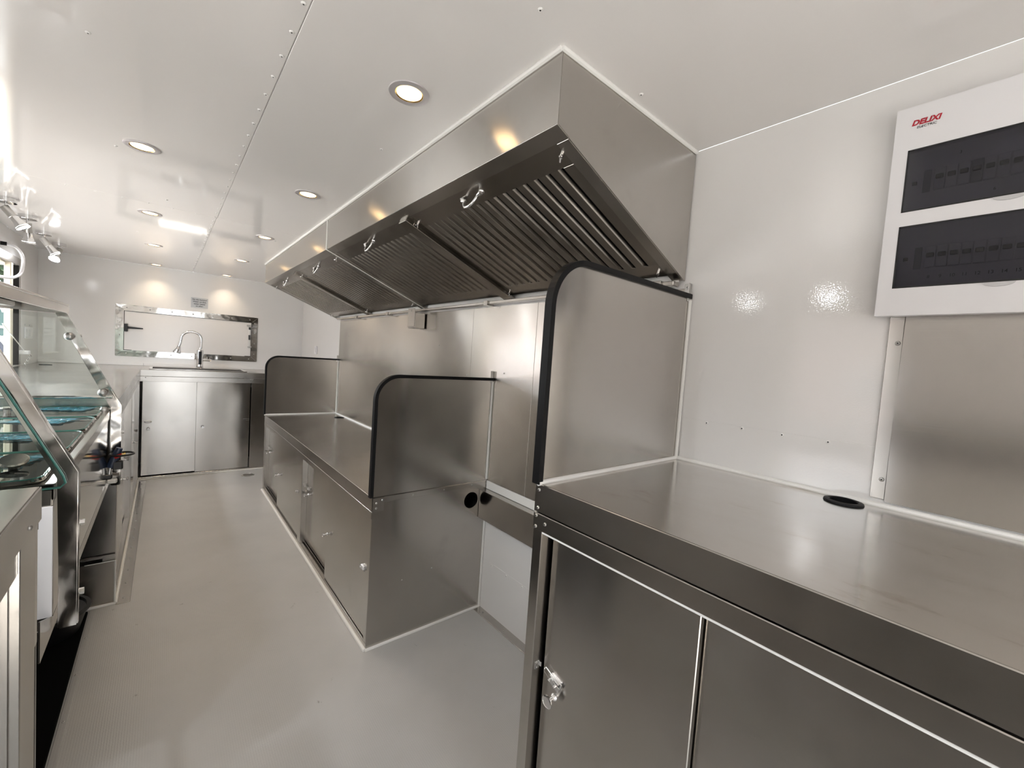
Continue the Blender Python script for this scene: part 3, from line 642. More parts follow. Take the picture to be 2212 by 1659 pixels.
SY0, SZ = 4.922, 0.993
wt = thing('worktop', (-0.8, 5.2, SZ-0.06), 'stainless sink worktop along the back wall below the hatch', 'worktop')
bx0, bx1, by0, by1 = -1.380, -0.660, 5.030, 5.330
bm = BM()
for d_ in ((-1.4555, 0, SY0, by0), (-1.4555, 0, by1, YB-0.002), (-1.4555, bx0, by0, by1), (bx1, 0, by0, by1)): box(bm, d_[0], d_[1]-0.002, d_[2], d_[3], SZ-0.003, SZ, bev=0)
obj('top_sheet', bm, 'steel_top', wt)
b1('front_edge', 'steel_edge', wt, -1.459, -0.004, SY0-0.003, SY0, 0.937, SZ-0.0005, bev=0.0014)
b1('upstand', 'wall_white', wt, -1.4545, -0.004, YB-0.012, YB-0.001, SZ, SZ+0.028, bev=0.002)
sk = thing('sink_basin', (-1.02, 5.18, SZ-0.2), 'long shallow stainless sink basin set in the back worktop', 'sink')
bm = BM()
for d_ in ((bx0-0.02, bx1+0.02, by0-0.02, by0+0.002), (bx0-0.02, bx1+0.02, by1-0.002, by1+0.02), (bx0-0.02, bx0+0.002, by0+0.002, by1-0.002), (bx1-0.002, bx1+0.02, by0+0.002, by1-0.002)): box(bm, *d_, SZ+0.0005, SZ+0.007, bev=0.002)
obj('rim', bm, 'steel_polished', sk)
bm = BM(); zb = SZ-0.19
for d_ in ((bx0, bx0+0.002, by0, by1, zb, SZ), (bx1-0.002, bx1, by0, by1, zb, SZ), (bx0, bx1, by0, by0+0.002, zb, SZ), (bx0, bx1, by1-0.002, by1, zb, SZ), (bx0, bx1, by0, by1, zb-0.002, zb), (-1.022, -1.018, by0, by1, zb, SZ-0.02)): box(bm, *d_, bev=0)
obj('bowl', bm, 'steel_top', sk)
fc = thing('faucet', (-1.012, 5.385, SZ), 'chrome gooseneck faucet with black panel behind the sink basin', 'faucet')
fx, fy = -1.012, 5.400
bm = BM(); lathe(bm, [(0.034, 0), (0.034, 0.008), (0.030, 0.012), (0.030, 0.185), (0.026, 0.195), (0.014, 0.197), (0.013, 0.22), (0, 0.22)], (fx, fy, SZ), seg=28); obj('body', bm, 'chrome', fc, smooth=True)
bm = BM(); lathe(bm, [(0.0308, 0.045), (0.0312, 0.05), (0.0312, 0.170), (0.0308, 0.178)], (fx, fy, SZ), seg=28)
bmesh.ops.delete(bm, geom=[v for v in bm.verts if v.co.y > fy-0.0270], context='VERTS'); obj('black_panel', bm, 'black_plastic', fc, smooth=True)
pth = [(fx+0.008, fy, SZ+0.21), (fx+0.010, fy, SZ+0.29)]
for k in range(1, 15): a = PI*0.93*k/14; pth.append((fx-0.072+0.082*math.cos(a), fy, SZ+0.300+0.075*math.sin(a)))
pth += [(fx-0.160, fy, SZ+0.255), (fx-0.172, fy, SZ+0.215)]
bm = BM(); tube(bm, pth, 0.0115, 14); obj('spout', bm, 'chrome', fc, smooth=True)
bm = BM(); tube(bm, [(fx-0.170, fy, SZ+0.222), (fx-0.176, fy, SZ+0.195), (fx-0.188, fy-0.002, SZ+0.160), (fx-0.190, fy-0.002, SZ+0.153)], [0.014, 0.020, 0.034, 0.032], 18); obj('spray_head', bm, 'chrome', fc, smooth=True)
bm = BM(); tube(bm, [(fx+0.025, fy, SZ+0.092), (fx+0.095, fy, SZ+0.092)], 0.014, 14); tube(bm, [(fx+0.072, fy, SZ+0.10), (fx+0.074, fy, SZ+0.128)], [0.008, 0.018], 12); obj('side_handle', bm, 'chrome', fc, smooth=True)
bc = thing('base_cabinet', (-0.9, 5.2, 0), 'stainless sink cabinet with two wide sliding doors at the back wall', 'cabinet')
b1('upper_rail', 'steel_edge', bc, -1.456, -0.004, SY0-0.0025, SY0+0.02, 0.889, 0.935, bev=0.0014)
for x in (-1.42, -0.62, -0.60): rivet(bc, (x, SY0-0.0025, 0.925), (0, -1, 0), 0.004, 'zinc', 'screw')
b1('bottom_rail', 'steel_edge', bc, -1.456, -0.004, SY0, SY0+0.03, 0, 0.020, bev=0.001)
b1('side_post', 'steel_sheet', bc, -0.608, -0.004, SY0, SY0+0.006, 0.020, 0.889)
b1('back_panel', 'void_black', bc, -1.456, -0.02, 5.45, 5.452, 0.01, 0.80, bev=0)
dl = b1('door', 'steel_sheet', bc, -1.440, -1.040, SY0+0.030, SY0+0.040, 0.028, 0.889, bev=0.0012)
dr = b1('door', 'steel_sheet', bc, -1.052, -0.616, SY0+0.012, SY0+0.022, 0.022, 0.889, bev=0.0012)
knob(dl, (-1.395, SY0+0.030, 0.455), (0, -1, 0), 0.013); knob(dr, (-1.000, SY0+0.012, 0.458), (0, -1, 0), 0.012)
bm = BM(); lathe(bm, [(0.022, 0), (0.022, 0.003), (0.018, 0.005), (0.015, 0.002), (0, 0.002)], (-1.397, SY0+0.030, 0.52), (0, -1, 0), 20); bmesh.ops.scale(bm, vec=(1.2, 1, 0.55), verts=bm.verts, space=Matrix.Translation((1.397, -SY0, -0.52)))
obj('lock', bm, 'zinc', dl, smooth=True)
latch(dr, (-0.640, SY0+0.012, 0.518), (0, -1, 0), (1, 0, 0), 1)
bm = BM(); tube(bm, [(-1.456, SY0-0.004, 0.003), (-0.004, SY0-0.004, 0.003)], 0.006, 8); obj('sealant_bead', bm, 'sealant', bc)
# floor drain
fd = thing('floor_drain', (-0.645, 4.71, 0), 'round steel floor drain in front of the sink cabinet', 'drain')
bm = BM(); lathe(bm, [(0.055, 0), (0.055, 0.003), (0.046, 0.004), (0.044, 0.001), (0, 0.001)], (-0.645, 4.71, 0), seg=32); obj('rim', bm, 'zinc', fd, smooth=True)
for k in range(5): b1('grate_bar', 'zinc', fd, -0.645-0.036, -0.645+0.036, 4.685+k*0.0125-0.002, 4.685+k*0.0125+0.002, 0.001, 0.0042, bev=0.0005)
# wall sockets
so = thing('wall_switch', (0, 4.966, 1.22), 'slim white switch plate on the right wall past the hood', 'switch')
b1('plate', 'white_plastic', so, -0.009, -0.0005, 4.925, 5.008, 1.220, 1.312, bev=0.003); b1('rocker', 'white_plastic', so, -0.013, -0.0092, 4.945, 4.988, 1.240, 1.292, bev=0.002)
so = thing('wall_switch', (XL, 5.25, 1.2), 'white double switch plate on the left wall by the far corner', 'switch')
b1('plate', 'white_plastic', so, XL+0.0005, XL+0.010, 5.13, 5.37, 1.205, 1.300, bev=0.003)
for yy in (5.155, 5.26): b1('rocker', 'white_plastic', so, XL+0.0102, XL+0.014, yy, yy+0.085, 1.222, 1.283, bev=0.002)
for yy in (5.16, 5.30): b1('knockout', 'grey_plastic', so, XL+0.0005, XL+0.003, yy, yy+0.03, 1.309, 1.321, bev=0.001)

# ------------------------------------------------------------------ left counter run (beyond the steam table)
LX = -1.456
wt = thing('worktop', (-1.8, 4, SZ-0.06), 'stainless worktop on the left below the serving window', 'worktop')
b1('top_sheet', 'steel_top', wt, XL+0.002, LX-0.001, 2.662, YB-0.014, SZ-0.003, SZ, bev=0.0006)
b1('front_edge', 'steel_edge', wt, LX-0.0005, LX+0.003, 2.662, SY0-0.004, 0.937, SZ-0.0005, bev=0.0014)
b1('upstand', 'wall_white', wt, -2.168, -1.457, YB-0.012, YB-0.001, SZ, SZ+0.028, bev=0.002)
b1('end_edge', 'steel_edge', wt, XL+0.002, LX-0.001, 2.659, 2.6615, 0.937, SZ-0.0005, bev=0.0008)
bm = BM(); lathe(bm, [(0, 0.001), (0.030, 0.001), (0.030, 0.004), (0.038, 0.004), (0.039, 0.0005)], (-2.06, 5.20, SZ), seg=28); obj('cable_grommet', bm, 'black_rubber', wt)
bc = thing('base_cabinet', (-1.8, 3.8, 0), 'stainless base cabinet with sliding doors along the left wall', 'cabinet')
b1('upper_rail', 'steel_edge', bc, LX-0.02, LX+0.0025, 2.664, SY0-0.006, 0.889, 0.935, bev=0.0014)
b1('bottom_rail', 'steel_edge', bc, LX-0.03, LX, 2.664, SY0-0.006, 0, 0.050, bev=0.001)
for y0, y1 in ((2.664, 2.72), (3.76, 3.83), (4.86, SY0-0.006)): b1('post', 'steel_edge', bc, LX-0.045, LX, y0, y1, 0.05, 0.889)
for (a, m_, b_) in ((2.722, 3.25, 3.758), (3.832, 4.36, 4.858)):
    d_ = b1('door', 'steel_sheet', bc, LX-0.020, LX-0.010, a, m_, 0.052, 0.887, bev=0.0012); knob(d_, (LX-0.010, m_-0.03, 0.46), (1, 0, 0), 0.011)
    d_ = b1('door', 'steel_sheet', bc, LX-0.042, LX-0.032, m_-0.03, b_, 0.052, 0.887, bev=0.0012); knob(d_, (LX-0.032, b_-0.03, 0.46), (1, 0, 0), 0.011)
b1('end_panel', 'steel_sheet', bc, XL+0.004, LX-0.0005, 2.6600, 2.6635, 0.252, 0.936, bev=0.001)
b1('plinth_panel', 'steel_shaded', bc, XL+0.004, LX-0.003, 2.6600, 2.6635, 0.004, 0.212, bev=0.001)
b1('end_lip', 'steel_edge', bc, XL+0.004, LX, 2.648, 2.6595, 0.236, 0.250, bev=0.002)
bm = BM(); tube(bm, [(LX+0.003, 2.655, 0.003), (LX+0.003, 4.91, 0.003)], 0.007, 8); tube(bm, [(LX+0.003, 2.655, 0.004), (-1.56, 2.655, 0.004)], 0.007, 8); tube(bm, [(LX, 2.657, 0.004), (LX, 2.657, 0.214)], 0.004, 8)
tube(bm, [(LX, 2.657, 0.214), (-1.56, 2.657, 0.214)], 0.0025, 8)
obj('sealant_bead', bm, 'sealant', bc)

# ------------------------------------------------------------------ steam table with sneeze guard
TX, TZ, TY0, TY1 = -1.480, 0.945, 1.364, 2.656
tb = thing('steam_table', (-1.8, 2.0, 0.2), 'stainless steam table with slanted guard posts and overhead shelf at left', 'steam table')
b1('front_panel', 'steel_mirror', tb, TX-0.003, TX, TY0, TY1, 0.634, 0.908, bev=0.0012)
bm = BM(); prism(bm, [(TY0-0.13, 0.600), (TY1, 0.600), (TY1, 0.6335), (TY0, 0.6335), (TY0-0.13, 0.690)], 'X', TX-0.003, TX); obj('bottom_flange', bm, 'steel_edge', tb)
b1('back_panel', 'steel_sheet', tb, XL+0.04, XL+0.043, TY0, TY1, 0.600, 0.93, bev=0.001)
b1('bottom_tray', 'steel_sheet', tb, XL+0.044, TX-0.004, TY0, TY1, 0.600, 0.604, bev=0.001)
for yy in (TY0, TY1-0.003): b1('end_panel', 'steel_sheet', tb, XL+0.044, TX-0.004, yy, yy+0.003, 0.606, 0.93, bev=0.001)
b1('white_film_sheet', 'white_plastic', tb, -1.560, TX-0.001, TY0-0.004, TY0-0.001, 0.634, 0.893, bev=0.0006)
bm = BM(); x0, x1 = XL+0.04, TX+0.002
for d_ in ((x1-0.045, x1, TY0-0.002, TY1), (x0, x0+0.10, TY0-0.002, TY1), (x0+0.10, x1-0.045, TY0-0.002, TY0+0.03), (x0+0.10, x1-0.045, TY1-0.03, TY1)): box(bm, *d_, TZ-0.003, TZ, bev=0.0006)
for k in range(1, 4): yy = TY0+(TY1-TY0)*k/4; box(bm, x0+0.10, x1-0.045, yy-0.012, yy+0.012, TZ-0.003, TZ, bev=0.0006)
obj('rim_top', bm, 'steel_top', tb)
b1('rim_edge', 'steel_edge', tb, TX-0.001, TX+0.002, TY0-0.002, TY1, 0.908, TZ-0.0035, bev=0.001)
for k in range(4):
    a = TY0+(TY1-TY0)*k/4+0.014; b_ = TY0+(TY1-TY0)*(k+1)/4-0.014; a = max(a, TY0+0.03); b_ = min(b_, TY1-0.03)
    bm = BM(); xa, xb = x0+0.102, x1-0.047
    for d_ in ((xa, xa+0.002, a, b_, TZ-0.15, TZ-0.004), (xb-0.002, xb, a, b_, TZ-0.15, TZ-0.004), (xa, xb, a, a+0.002, TZ-0.15, TZ-0.004), (xa, xb, b_-0.002, b_, TZ-0.15, TZ-0.004), (xa, xb, a, b_, TZ-0.152, TZ-0.15)): box(bm, *d_, bev=0)
    obj('food_well', bm, 'steel_top', tb)
for yy in (TY0-0.05, TY1-0.045):
    b1('leg', 'steel_edge', tb, XL+0.05, XL+0.09, yy+0.02, yy+0.06, 0.0, 0.600, bev=0.002)
# bent guard posts: vertical below, leaning back above
def post(y):
    bm = BM(); xr, wd, zb, ze, zt = -1.440, 0.033, 0.597, 0.962, 1.366
    lean = -0.176
    pts = [(xr-wd, zb), (xr, zb), (xr, ze+0.004), (xr+lean, zt), (xr+lean-wd-0.002, zt), (xr-wd, ze-0.006)]
    prism(bm, pts, 'Y', y-0.009, y+0.009); bmesh.ops.bevel(bm, geom=[e for e in bm.edges], offset=0.003, segments=2, affect='EDGES')
    p = obj('guard_post', bm, 'steel_post', tb, smooth=True)
    for z in (0.842, 0.674):
        bm = BM(); tube(bm, [(-1.440, y+0.002, z), (-1.431, y+0.002, z)], 0.0075, 6); obj('bolt', bm, 'chrome', p)
    return p
post(1.374); post(2.600)
def end_glass(y, s=-1):
    bm = BM(); pts = [(-1.462, 0.945), (-1.470, 0.935), (-1.95, 0.935), (-1.95, 1.360), (-1.640, 1.360), (-1.466, 0.962)]
    prism(bm, pts, 'Y', y+s*0.014-0.0025, y+s*0.014+0.0025); g = obj('end_glass', bm, 'glass_clear', tb)
    bm = BM(); tube(bm, [(p[0], y+s*0.014, p[1]) for p in (pts[4], pts[5], pts[0], pts[1], pts[2])], 0.0026, 6); obj('glass_edge', bm, 'glass_edge', g)
    return g
end_glass(1.374)
g2 = end_glass(2.600, 1)
b1('glass_channel', 'steel_polished', tb, -1.95, -1.468, 2.580, 2.592, 1.000, 1.012, bev=0.003)
for x, z in ((-1.606, 1.268), (-1.502, 1.028), (-1.496, 0.950)):
    bm = BM(); tube(bm, [(x, 2.605, z), (x, 2.572, z)], 0.009, 14); lathe(bm, [(0.009, 0.026), (0.015, 0.028), (0.0165, 0.034), (0.014, 0.041), (0.007, 0.045), (0.003, 0.045), (0.003, 0.043), (0, 0.043)], (x, 2.6, z), (0, -1, 0), 20); tube(bm, [(x, 2.600, z), (x+0.035, 2.600, z+0.006)], 0.006, 10)
    obj('glass_clamp', bm, 'zinc', tb, smooth=True)
# overhead shelf
bm = BM(); box(bm, -1.93, -1.618, TY0-0.03, TY1+0.004, 1.398, 1.406, bev=0.001); box(bm, -1.621, -1.618, TY0-0.03, TY1+0.004, 1.366, 1.3975, bev=0.001)
box(bm, -1.93, -1.927, TY0-0.03, TY1+0.004, 1.366, 1.3975, bev=0.001); box(bm, -1.926, -1.622, TY1, TY1+0.004, 1.366, 1.3975, bev=0.001); box(bm, -1.926, -1.622, TY0-0.03, TY0-0.026, 1.366, 1.3975, bev=0.001)
obj('overhead_shelf', bm, 'steel_sheet', tb)
b1('light_tube_housing', 'zinc', tb, -1.80, -1.76, TY0+0.05, TY1-0.06, 1.375, 1.3965, bev=0.004)
# pan lids: tempered glass with steel rim, knob and blue film still on
NAMES = ['nearest glass pan lid with a round steel knob beside the near guard post', 'second glass pan lid from the near guard post with blue film',
         'third glass pan lid from the near guard post with blue film', 'farthest glass pan lid with blue film beside the far guard post']
def lid(k):
    a = TY0+(TY1-TY0)*k/4+0.006; b_ = TY0+(TY1-TY0)*(k+1)/4-0.006; xa, xb = -2.02, -1.502; R = 0.03; z = TZ+0.006
    e = thing('pan_lid', ((xa+xb)/2, (a+b_)/2, TZ), NAMES[k], 'lid', 'glass lids on the steam table')
    def rr(x0, x1, y0, y1, r):
        pts = []
        for cx, cy, a0 in ((x1-r, y1-r, 0), (x0+r, y1-r, PI/2), (x0+r, y0+r, PI), (x1-r, y0+r, 1.5*PI)):
            pts += [(cx+r*math.cos(a0+PI/2*i/5), cy+r*math.sin(a0+PI/2*i/5)) for i in range(6)]
        return pts
    P0 = rr(xa, xb, a, b_, R)
    bm = BM(); prism(bm, P0, 'Z', z, z+0.005); obj('glass', bm, 'glass_lid', e)
    bm = BM(); tube(bm, [(p[0], p[1], z) for p in P0]+[(P0[0][0], P0[0][1], z)], 0.0055, 6, cap=False); obj('steel_rim', bm, 'steel_polished', e, smooth=True)
    bm = BM(); tube(bm, [(p[0], p[1], z+0.005) for p in P0]+[(P0[0][0], P0[0][1], z+0.005)], 0.0022, 6, cap=False); obj('glass_edge', bm, 'glass_edge', e)
    yc = b_-0.075+0.012*(k % 2); xe = xb-0.075-0.02*((k*2) % 3)
    bm = BM(); prism(bm, rr(xa+0.05, xe, yc-0.034, yc+0.034, 0.008), 'Z', z+0.0056, z+0.0062); obj('blue_film', bm, 'film_flat', e)
    n = 22; bm = BM(); rnd = random.Random(3+k); grid = []          # loose crumpled end of the film
    for i in range(n+1):
        t = i/n; row = []
        for j in range(13):
            q = j/12*2-1; lift = 0.0004+0.0035*rnd.random()*min(1, t*4)
            row.append(bm.verts.new((xe-0.11+0.15*t+0.02*q+rnd.uniform(-0.003, 0.003), yc-0.045*t+q*(0.030+0.030*t)+rnd.uniform(-0.003, 0.003), z+0.0066+lift)))
        grid.append(row)
    for i in range(n):
        for j in range(12): bm.faces.new((grid[i][j], grid[i+1][j], grid[i+1][j+1], grid[i][j+1]))
    obj('film_tail', bm, 'blue_film', e)
    tilt = (0.0, -0.42, 0.9) if k == 0 else (0, 0, 1)
    bm = BM(); c = (-1.566 if k == 0 else -1.76, (a+b_)/2-0.01, z+0.005); lathe(bm, [(0.010, 0), (0.010, 0.014), (0.025, 0.016), (0.026, 0.020), (0.023, 0.0225), (0, 0.0225)], c, tilt, seg=28); obj('knob', bm, 'steel_edge', e)
for k in range(4): lid(k)
# drain valve hanging on the far guard post
vl = thing('drain_valve', (-1.45, 2.53, 0.63), 'black and navy valve with ring handle hanging at the far guard post', 'valve')
vy = 2.520
bm = BM(); R_ = 0.040; tube(bm, [(-1.432+R_*math.cos(t), vy+R_*math.sin(t), 0.757) for t in [2*PI*k/24 for k in range(25)]], 0.0042, 8, cap=False); obj('ring_handle', bm, 'black_plastic', vl, smooth=True)
bm = BM(); tube(bm, [(-1.468, vy, 0.700), (-1.458, vy, 0.735), (-1.440, vy, 0.785)], [0.016, 0.017, 0.012], 14); obj('lever', bm, 'navy_plastic', vl, smooth=True)
b1('switch_block', 'black_plastic', vl, -1.462, -1.428, vy-0.016, vy+0.016, 0.690, 0.728, bev=0.004)
bm = BM(); tube(bm, [(-1.452, vy-0.02, 0.748), (-1.430, vy-0.03, 0.760)], [0.008, 0.007], 10); obj('red_cap', bm, 'red_plastic', vl, smooth=True)
bm = BM(); tube(bm, [(-1.430, vy-0.03, 0.760), (-1.418, vy-0.03, 0.764)], 0.006, 10); obj('brass_nipple', bm, 'brass', vl, smooth=True)
bm = BM(); tube(bm, [(-1.469, vy, 0.702), (-1.472, vy, 0.668)], 0.0075, 12); obj('stem', bm, 'chrome', vl, smooth=True)
b1('gland', 'black_plastic', vl, -1.484, -1.462, vy-0.011, vy+0.011, 0.648, 0.670, bev=0.004)
b1('outlet_bar', 'sealant', vl, -1.4795, -1.446, vy-0.012, vy+0.012, 0.628, 0.647, bev=0.004)

# black mat and bucket below the steam table
b1('floor_mat', 'void_black', None, -2.12, -1.542, 0.95, 2.62, 0.0, 0.012, bev=0.003, label='black mat on the floor under the steam table', cat='mat')
bk = thing('bucket', (-1.66, 2.47, 0.012), 'low open black bucket on the mat below the steam table', 'bucket')
bm = BM(); lathe(bm, [(0, 0.004), (0.10, 0.004), (0.125, 0.075), (0.128, 0.086)], (-1.662, 2.495, 0.012), seg=36); obj('inner_wall', bm, 'grey_plastic', bk, smooth=True)
bm = BM(); lathe(bm, [(0, 0), (0.108, 0), (0.132, 0.085), (0.142, 0.090), (0.142, 0.096), (0.128, 0.098), (0.126, 0.085)], (-1.662, 2.495, 0.012), seg=36); obj('shell', bm, 'black_plastic', bk, smooth=True)

# ------------------------------------------------------------------ near left counter
NZ, NY1 = 1.017, 1.068
wt = thing('worktop', (-1.8, 0, NZ-0.06), 'stainless worktop at the left edge nearest the camera', 'worktop')
b1('top_sheet', 'steel_top', wt, XL+0.002, LX-0.001, YF+0.002, NY1-0.001, NZ-0.003, NZ, bev=0.0006)
b1('front_edge', 'steel_sheet', wt, LX-0.001, LX+0.002, YF+0.002, NY1, 0.958, NZ-0.0005, bev=0.0014)
b1('end_edge', 'steel_sheet', wt, XL+0.002, LX-0.0015, NY1-0.003, NY1, 0.94, NZ-0.004, bev=0.001)
rivet(wt, (LX+0.002, 0.985, 0.972), (1, 0, 0), 0.0045, 'zinc', 'screw')
bc = thing('base_cabinet', (-1.8, 0, 0), 'stainless base cabinet at the left edge nearest the camera', 'cabinet')
b1('corner_post', 'steel_edge', bc, LX-0.040, LX, 0.940, 1.035, 0, 0.957, bev=0.0014)
b1('post_flange', 'steel_polished', bc, LX-0.006, LX-0.001, 1.0355, 1.058, 0.74, 0.955, bev=0.001)
b1('post_return', 'steel_edge', bc, LX-0.040, LX-0.002, 1.0585, 1.062, 0, 0.955, bev=0.001)
b1('upper_rail', 'steel_edge', bc, LX-0.03, LX-0.003, YF+0.002, 0.939, 0.915, 0.957, bev=0.001)
dn = b1('door', 'steel_sheet', bc, LX-0.024, LX-0.012, 0.30, 0.936, 0.04, 0.914, bev=0.0015)
b1('door', 'steel_sheet', bc, LX-0.040, LX-0.028, -0.40, 0.33, 0.04, 0.914, bev=0.0015)
b1('door', 'steel_sheet', bc, LX-0.024, LX-0.012, YF+0.002, -0.37, 0.04, 0.914, bev=0.0015)
rivet(dn, (LX-0.012, 0.868, 0.825), (1, 0, 0), 0.006, 'zinc', 'screw')
b1('bottom_rail', 'steel_edge', bc, LX-0.03, LX-0.003, YF+0.002, 0.939, 0, 0.038)
b1('end_panel', 'steel_sheet', bc, XL+0.004, LX-0.042, 1.058, 1.062, 0.02, 0.955)

# ------------------------------------------------------------------ ceiling downlights
def lamp_light(parent, p, d, watts, color, r, spread):
    ld = bpy.data.lights.new('lamp_light', 'AREA'); ld.shape = 'DISK'; ld.size = 2*r; ld.energy = watts; ld.color = color; ld.spread = math.radians(spread)
    o = bpy.data.objects.new('lamp_light', ld); COL.objects.link(o); o.parent = parent; o.matrix_parent_inverse = parent_world(parent).inverted()
    o.matrix_basis = Matrix.Translation(p) @ Vector(d).to_track_quat('-Z', 'Y').to_matrix().to_4x4()
def downlight(x, y, label):
    e = thing('downlight', (x, y, H), label, 'downlight', 'recessed ceiling downlights')
    bm = BM(); lathe(bm, [(0.0545, -0.0002), (0.0540, -0.003), (0.050, -0.0042), (0.0375, -0.0035), (0.0375, -0.001)], (x, y, H), seg=40); obj('trim_ring', bm, 'satin_ring', e, smooth=True)
    bm = BM(); lathe(bm, [(0.0372, -0.0034), (0.0345, -0.0012), (0.0330, -0.0010)], (x, y, H), seg=40); obj('reflector', bm, 'brass', e, smooth=True)
    bm = BM(); lathe(bm, [(0.0335, -0.0014), (0.028, -0.0022), (0, -0.0026)], (x, y, H), seg=40); obj('lens', bm, 'lamp_warm', e, smooth=True)
    lamp_light(e, (x, y, H-0.006), (0, 0, -1), 0.24, (1.0, 0.80, 0.58), 0.030, 95)
    return e
ORD = ['nearest', 'second', 'third', 'fourth', 'farthest']
DLY = [1.1112, 2.158, 3.247, 4.336, 5.47]
first = downlight(-0.796, DLY[0], 'nearest warm downlight in the ceiling row beside the hood front')
for k in range(1, 5):
    c = copy_tree(first, (0, DLY[k]-DLY[0], 0)); c['label'] = '%s warm downlight from the camera in the row beside the hood front' % ORD[k]
for k in range(1, 5):
    c = copy_tree(first, (-1.3727+0.796, DLY[k]-DLY[0], 0)); c['label'] = '%s visible warm downlight in the ceiling row over the left counter side' % ORD[k if k == 4 else k-1]

# ------------------------------------------------------------------ swivel spot lamps above the serving windows
def spot(x, y, d, label):
    e = thing('spot_lamp', (x, y, H), label, 'spot lamp', 'chrome spot lamps above the serving windows')
    bm = BM(); lathe(bm, [(0.042, 0), (0.042, -0.024), (0.040, -0.026), (0, -0.026)], (x, y, H), seg=28); obj('canopy', bm, 'chrome', e, smooth=True)
    bm = BM(); tube(bm, [(x, y, H-0.024), (x, y, H-0.062)], 0.007, 12); tube(bm, [(x-0.010, y, H-0.060), (x+0.010, y, H-0.060)], 0.008, 12); obj('stem', bm, 'chrome', e, smooth=True)
    p = Vector((x, y, H-0.060)); d = Vector(d).normalized()
    bm = BM(); tube(bm, [p-d*0.012, p+d*0.042], 0.019, 22); tube(bm, [p+d*0.042, p+d*0.046], 0.0205, 22); obj('lamp_base', bm, 'zinc', e, smooth=True)
    bm = BM(); tube(bm, [p+d*0.046, p+d*0.075, p+d*0.108, p+d*0.112], [0.018, 0.021, 0.030, 0.032], 24, cap=False); obj('lamp_cone', bm, 'chrome', e, smooth=True)
    bm = BM(); tube(bm, [p+d*0.102, p+d*0.108], 0.0285, 24); obj('lens', bm, 'lamp_cool', e, smooth=True)
    lamp_light(e, p+d*0.1125, d, 0.7, (0.95, 0.97, 1.0), 0.026, 120)
    return e
spot(-1.980, 3.625, (0.58, -0.05, -0.80), 'chrome spot lamp tilted to the aisle at the left picture edge')
spot(-1.972, 4.050, (0.0, 0.25, -0.97), 'chrome spot lamp pointing straight down, second from the left picture edge')
spot(-1.985, 4.590, (0.55, 0.05, -0.83), 'chrome spot lamp tilted to the aisle, third from the left picture edge')
spot(-1.970, 5.060, (-0.15, -0.65, -0.75), 'chrome spot lamp shining toward the camera nearest the far corner')
spot(-1.980, 1.240, (0.45, 0.1, -0.88), 'chrome spot lamp over the far end of the near serving window')
spot(-1.980, 0.763, (0.45, 0.1, -0.88), 'chrome spot lamp over the middle of the near serving window')

# white cable loop, padlock and chain at the serving window
cb = thing('cable', (-2.12, 4.5, 1.6), 'white cable looping out of the left wall above the window', 'cable')
bm = BM(); tube(bm, curve([(XL+0.004, 4.50, 1.858), (-2.11, 4.53, 1.852), (-2.09, 4.60, 1.81), (-2.09, 4.63, 1.745), (-2.09, 4.56, 1.672), (-2.10, 4.42, 1.628), (-2.11, 4.25, 1.612), (-2.12, 4.0, 1.605), (-2.13, 3.6, 1.61), (XL+0.006, 3.3, 1.70)]), 0.0095, 12); obj('cord', bm, 'white_plastic', cb, smooth=True)
bm = BM(); tube(bm, [(XL+0.001, 4.50, 1.860), (XL+0.028, 4.505, 1.860)], 0.013, 14); obj('gland', bm, 'black_rubber', cb, smooth=True)
pl = thing('window_catch', (-2.13, 4.9, 1.05), 'white window catch with thin rod and chain at the window jamb', 'catch')
b1('catch_block', 'white_plastic', pl, XL+0.002, XL+0.055, 4.955, 5.02, 1.082, 1.112, bev=0.004)
bm = BM(); tube(bm, [(XL+0.03, 4.96, 1.115), (XL+0.0, 4.55, 1.31)], 0.003, 8); obj('rod', bm, 'white_paint', pl, smooth=True)
for k in range(7):
    bm = BM(); c = Vector((-2.105-0.004*k, 4.975-0.006*k, 1.082-0.0125*k)); u, v = (Vector((1, 0, 0)), Vector((0, 0.3, -1)).normalized()) if k % 2 else (Vector((0, 1, 0)), Vector((0.3, 0, -1)).normalized())
    tube(bm, [c+u*0.0055*math.cos(t)+v*0.0095*math.sin(t) for t in [2*PI*i/12 for i in range(13)]], 0.0017, 6, cap=False); obj('chain_link', bm, 'chrome', pl, smooth=True)

# ------------------------------------------------------------------ outside the serving windows
b1('ground', 'concrete', None, -40, 30, -30, 50, -0.65, -0.60, bev=0, kind='structure')
def awning(W, label):
    e = thing('awning_flap', (XL-0.5, (W[0]+W[1])/2, 1.8), label, 'awning')
    ang = math.radians(58); L_ = 0.85; bm = BM()
    tf = lambda a, b_, c: (XL-0.07-a*math.cos(ang)-c*math.sin(ang), b_, 1.84+a*math.sin(ang)+c*math.cos(ang))
    box(bm, 0, L_, W[0]-0.04, W[1]+0.04, 0, 0.03, bev=0.002, tf=tf); obj('flap', bm, 'awning_paint', e)
    for yy in (W[0]+0.03, W[1]-0.03):
        bm = BM(); tube(bm, [(XL-0.065, yy, 1.40), tf(0.55, yy, -0.004)], 0.010, 10); obj('gas_strut', bm, 'zinc', e, smooth=True)
awning(W1, 'open awning flap outside the near serving window'); awning(W2, 'open awning flap outside the far serving window'); awning(W_ADDED, 'open awning flap outside the added light opening behind the camera')
bd = thing('building', (-10, -2, -0.6), 'long pale building standing opposite the near serving window', 'building')
b1('wall', 'building_wall', bd, -14, -9, -16, 16, -0.6, 2.6, bev=0.0)
b1('base_band', 'white_paint', bd, -9, -8.85, -16, 16, -0.6, 0.42, bev=0.02)
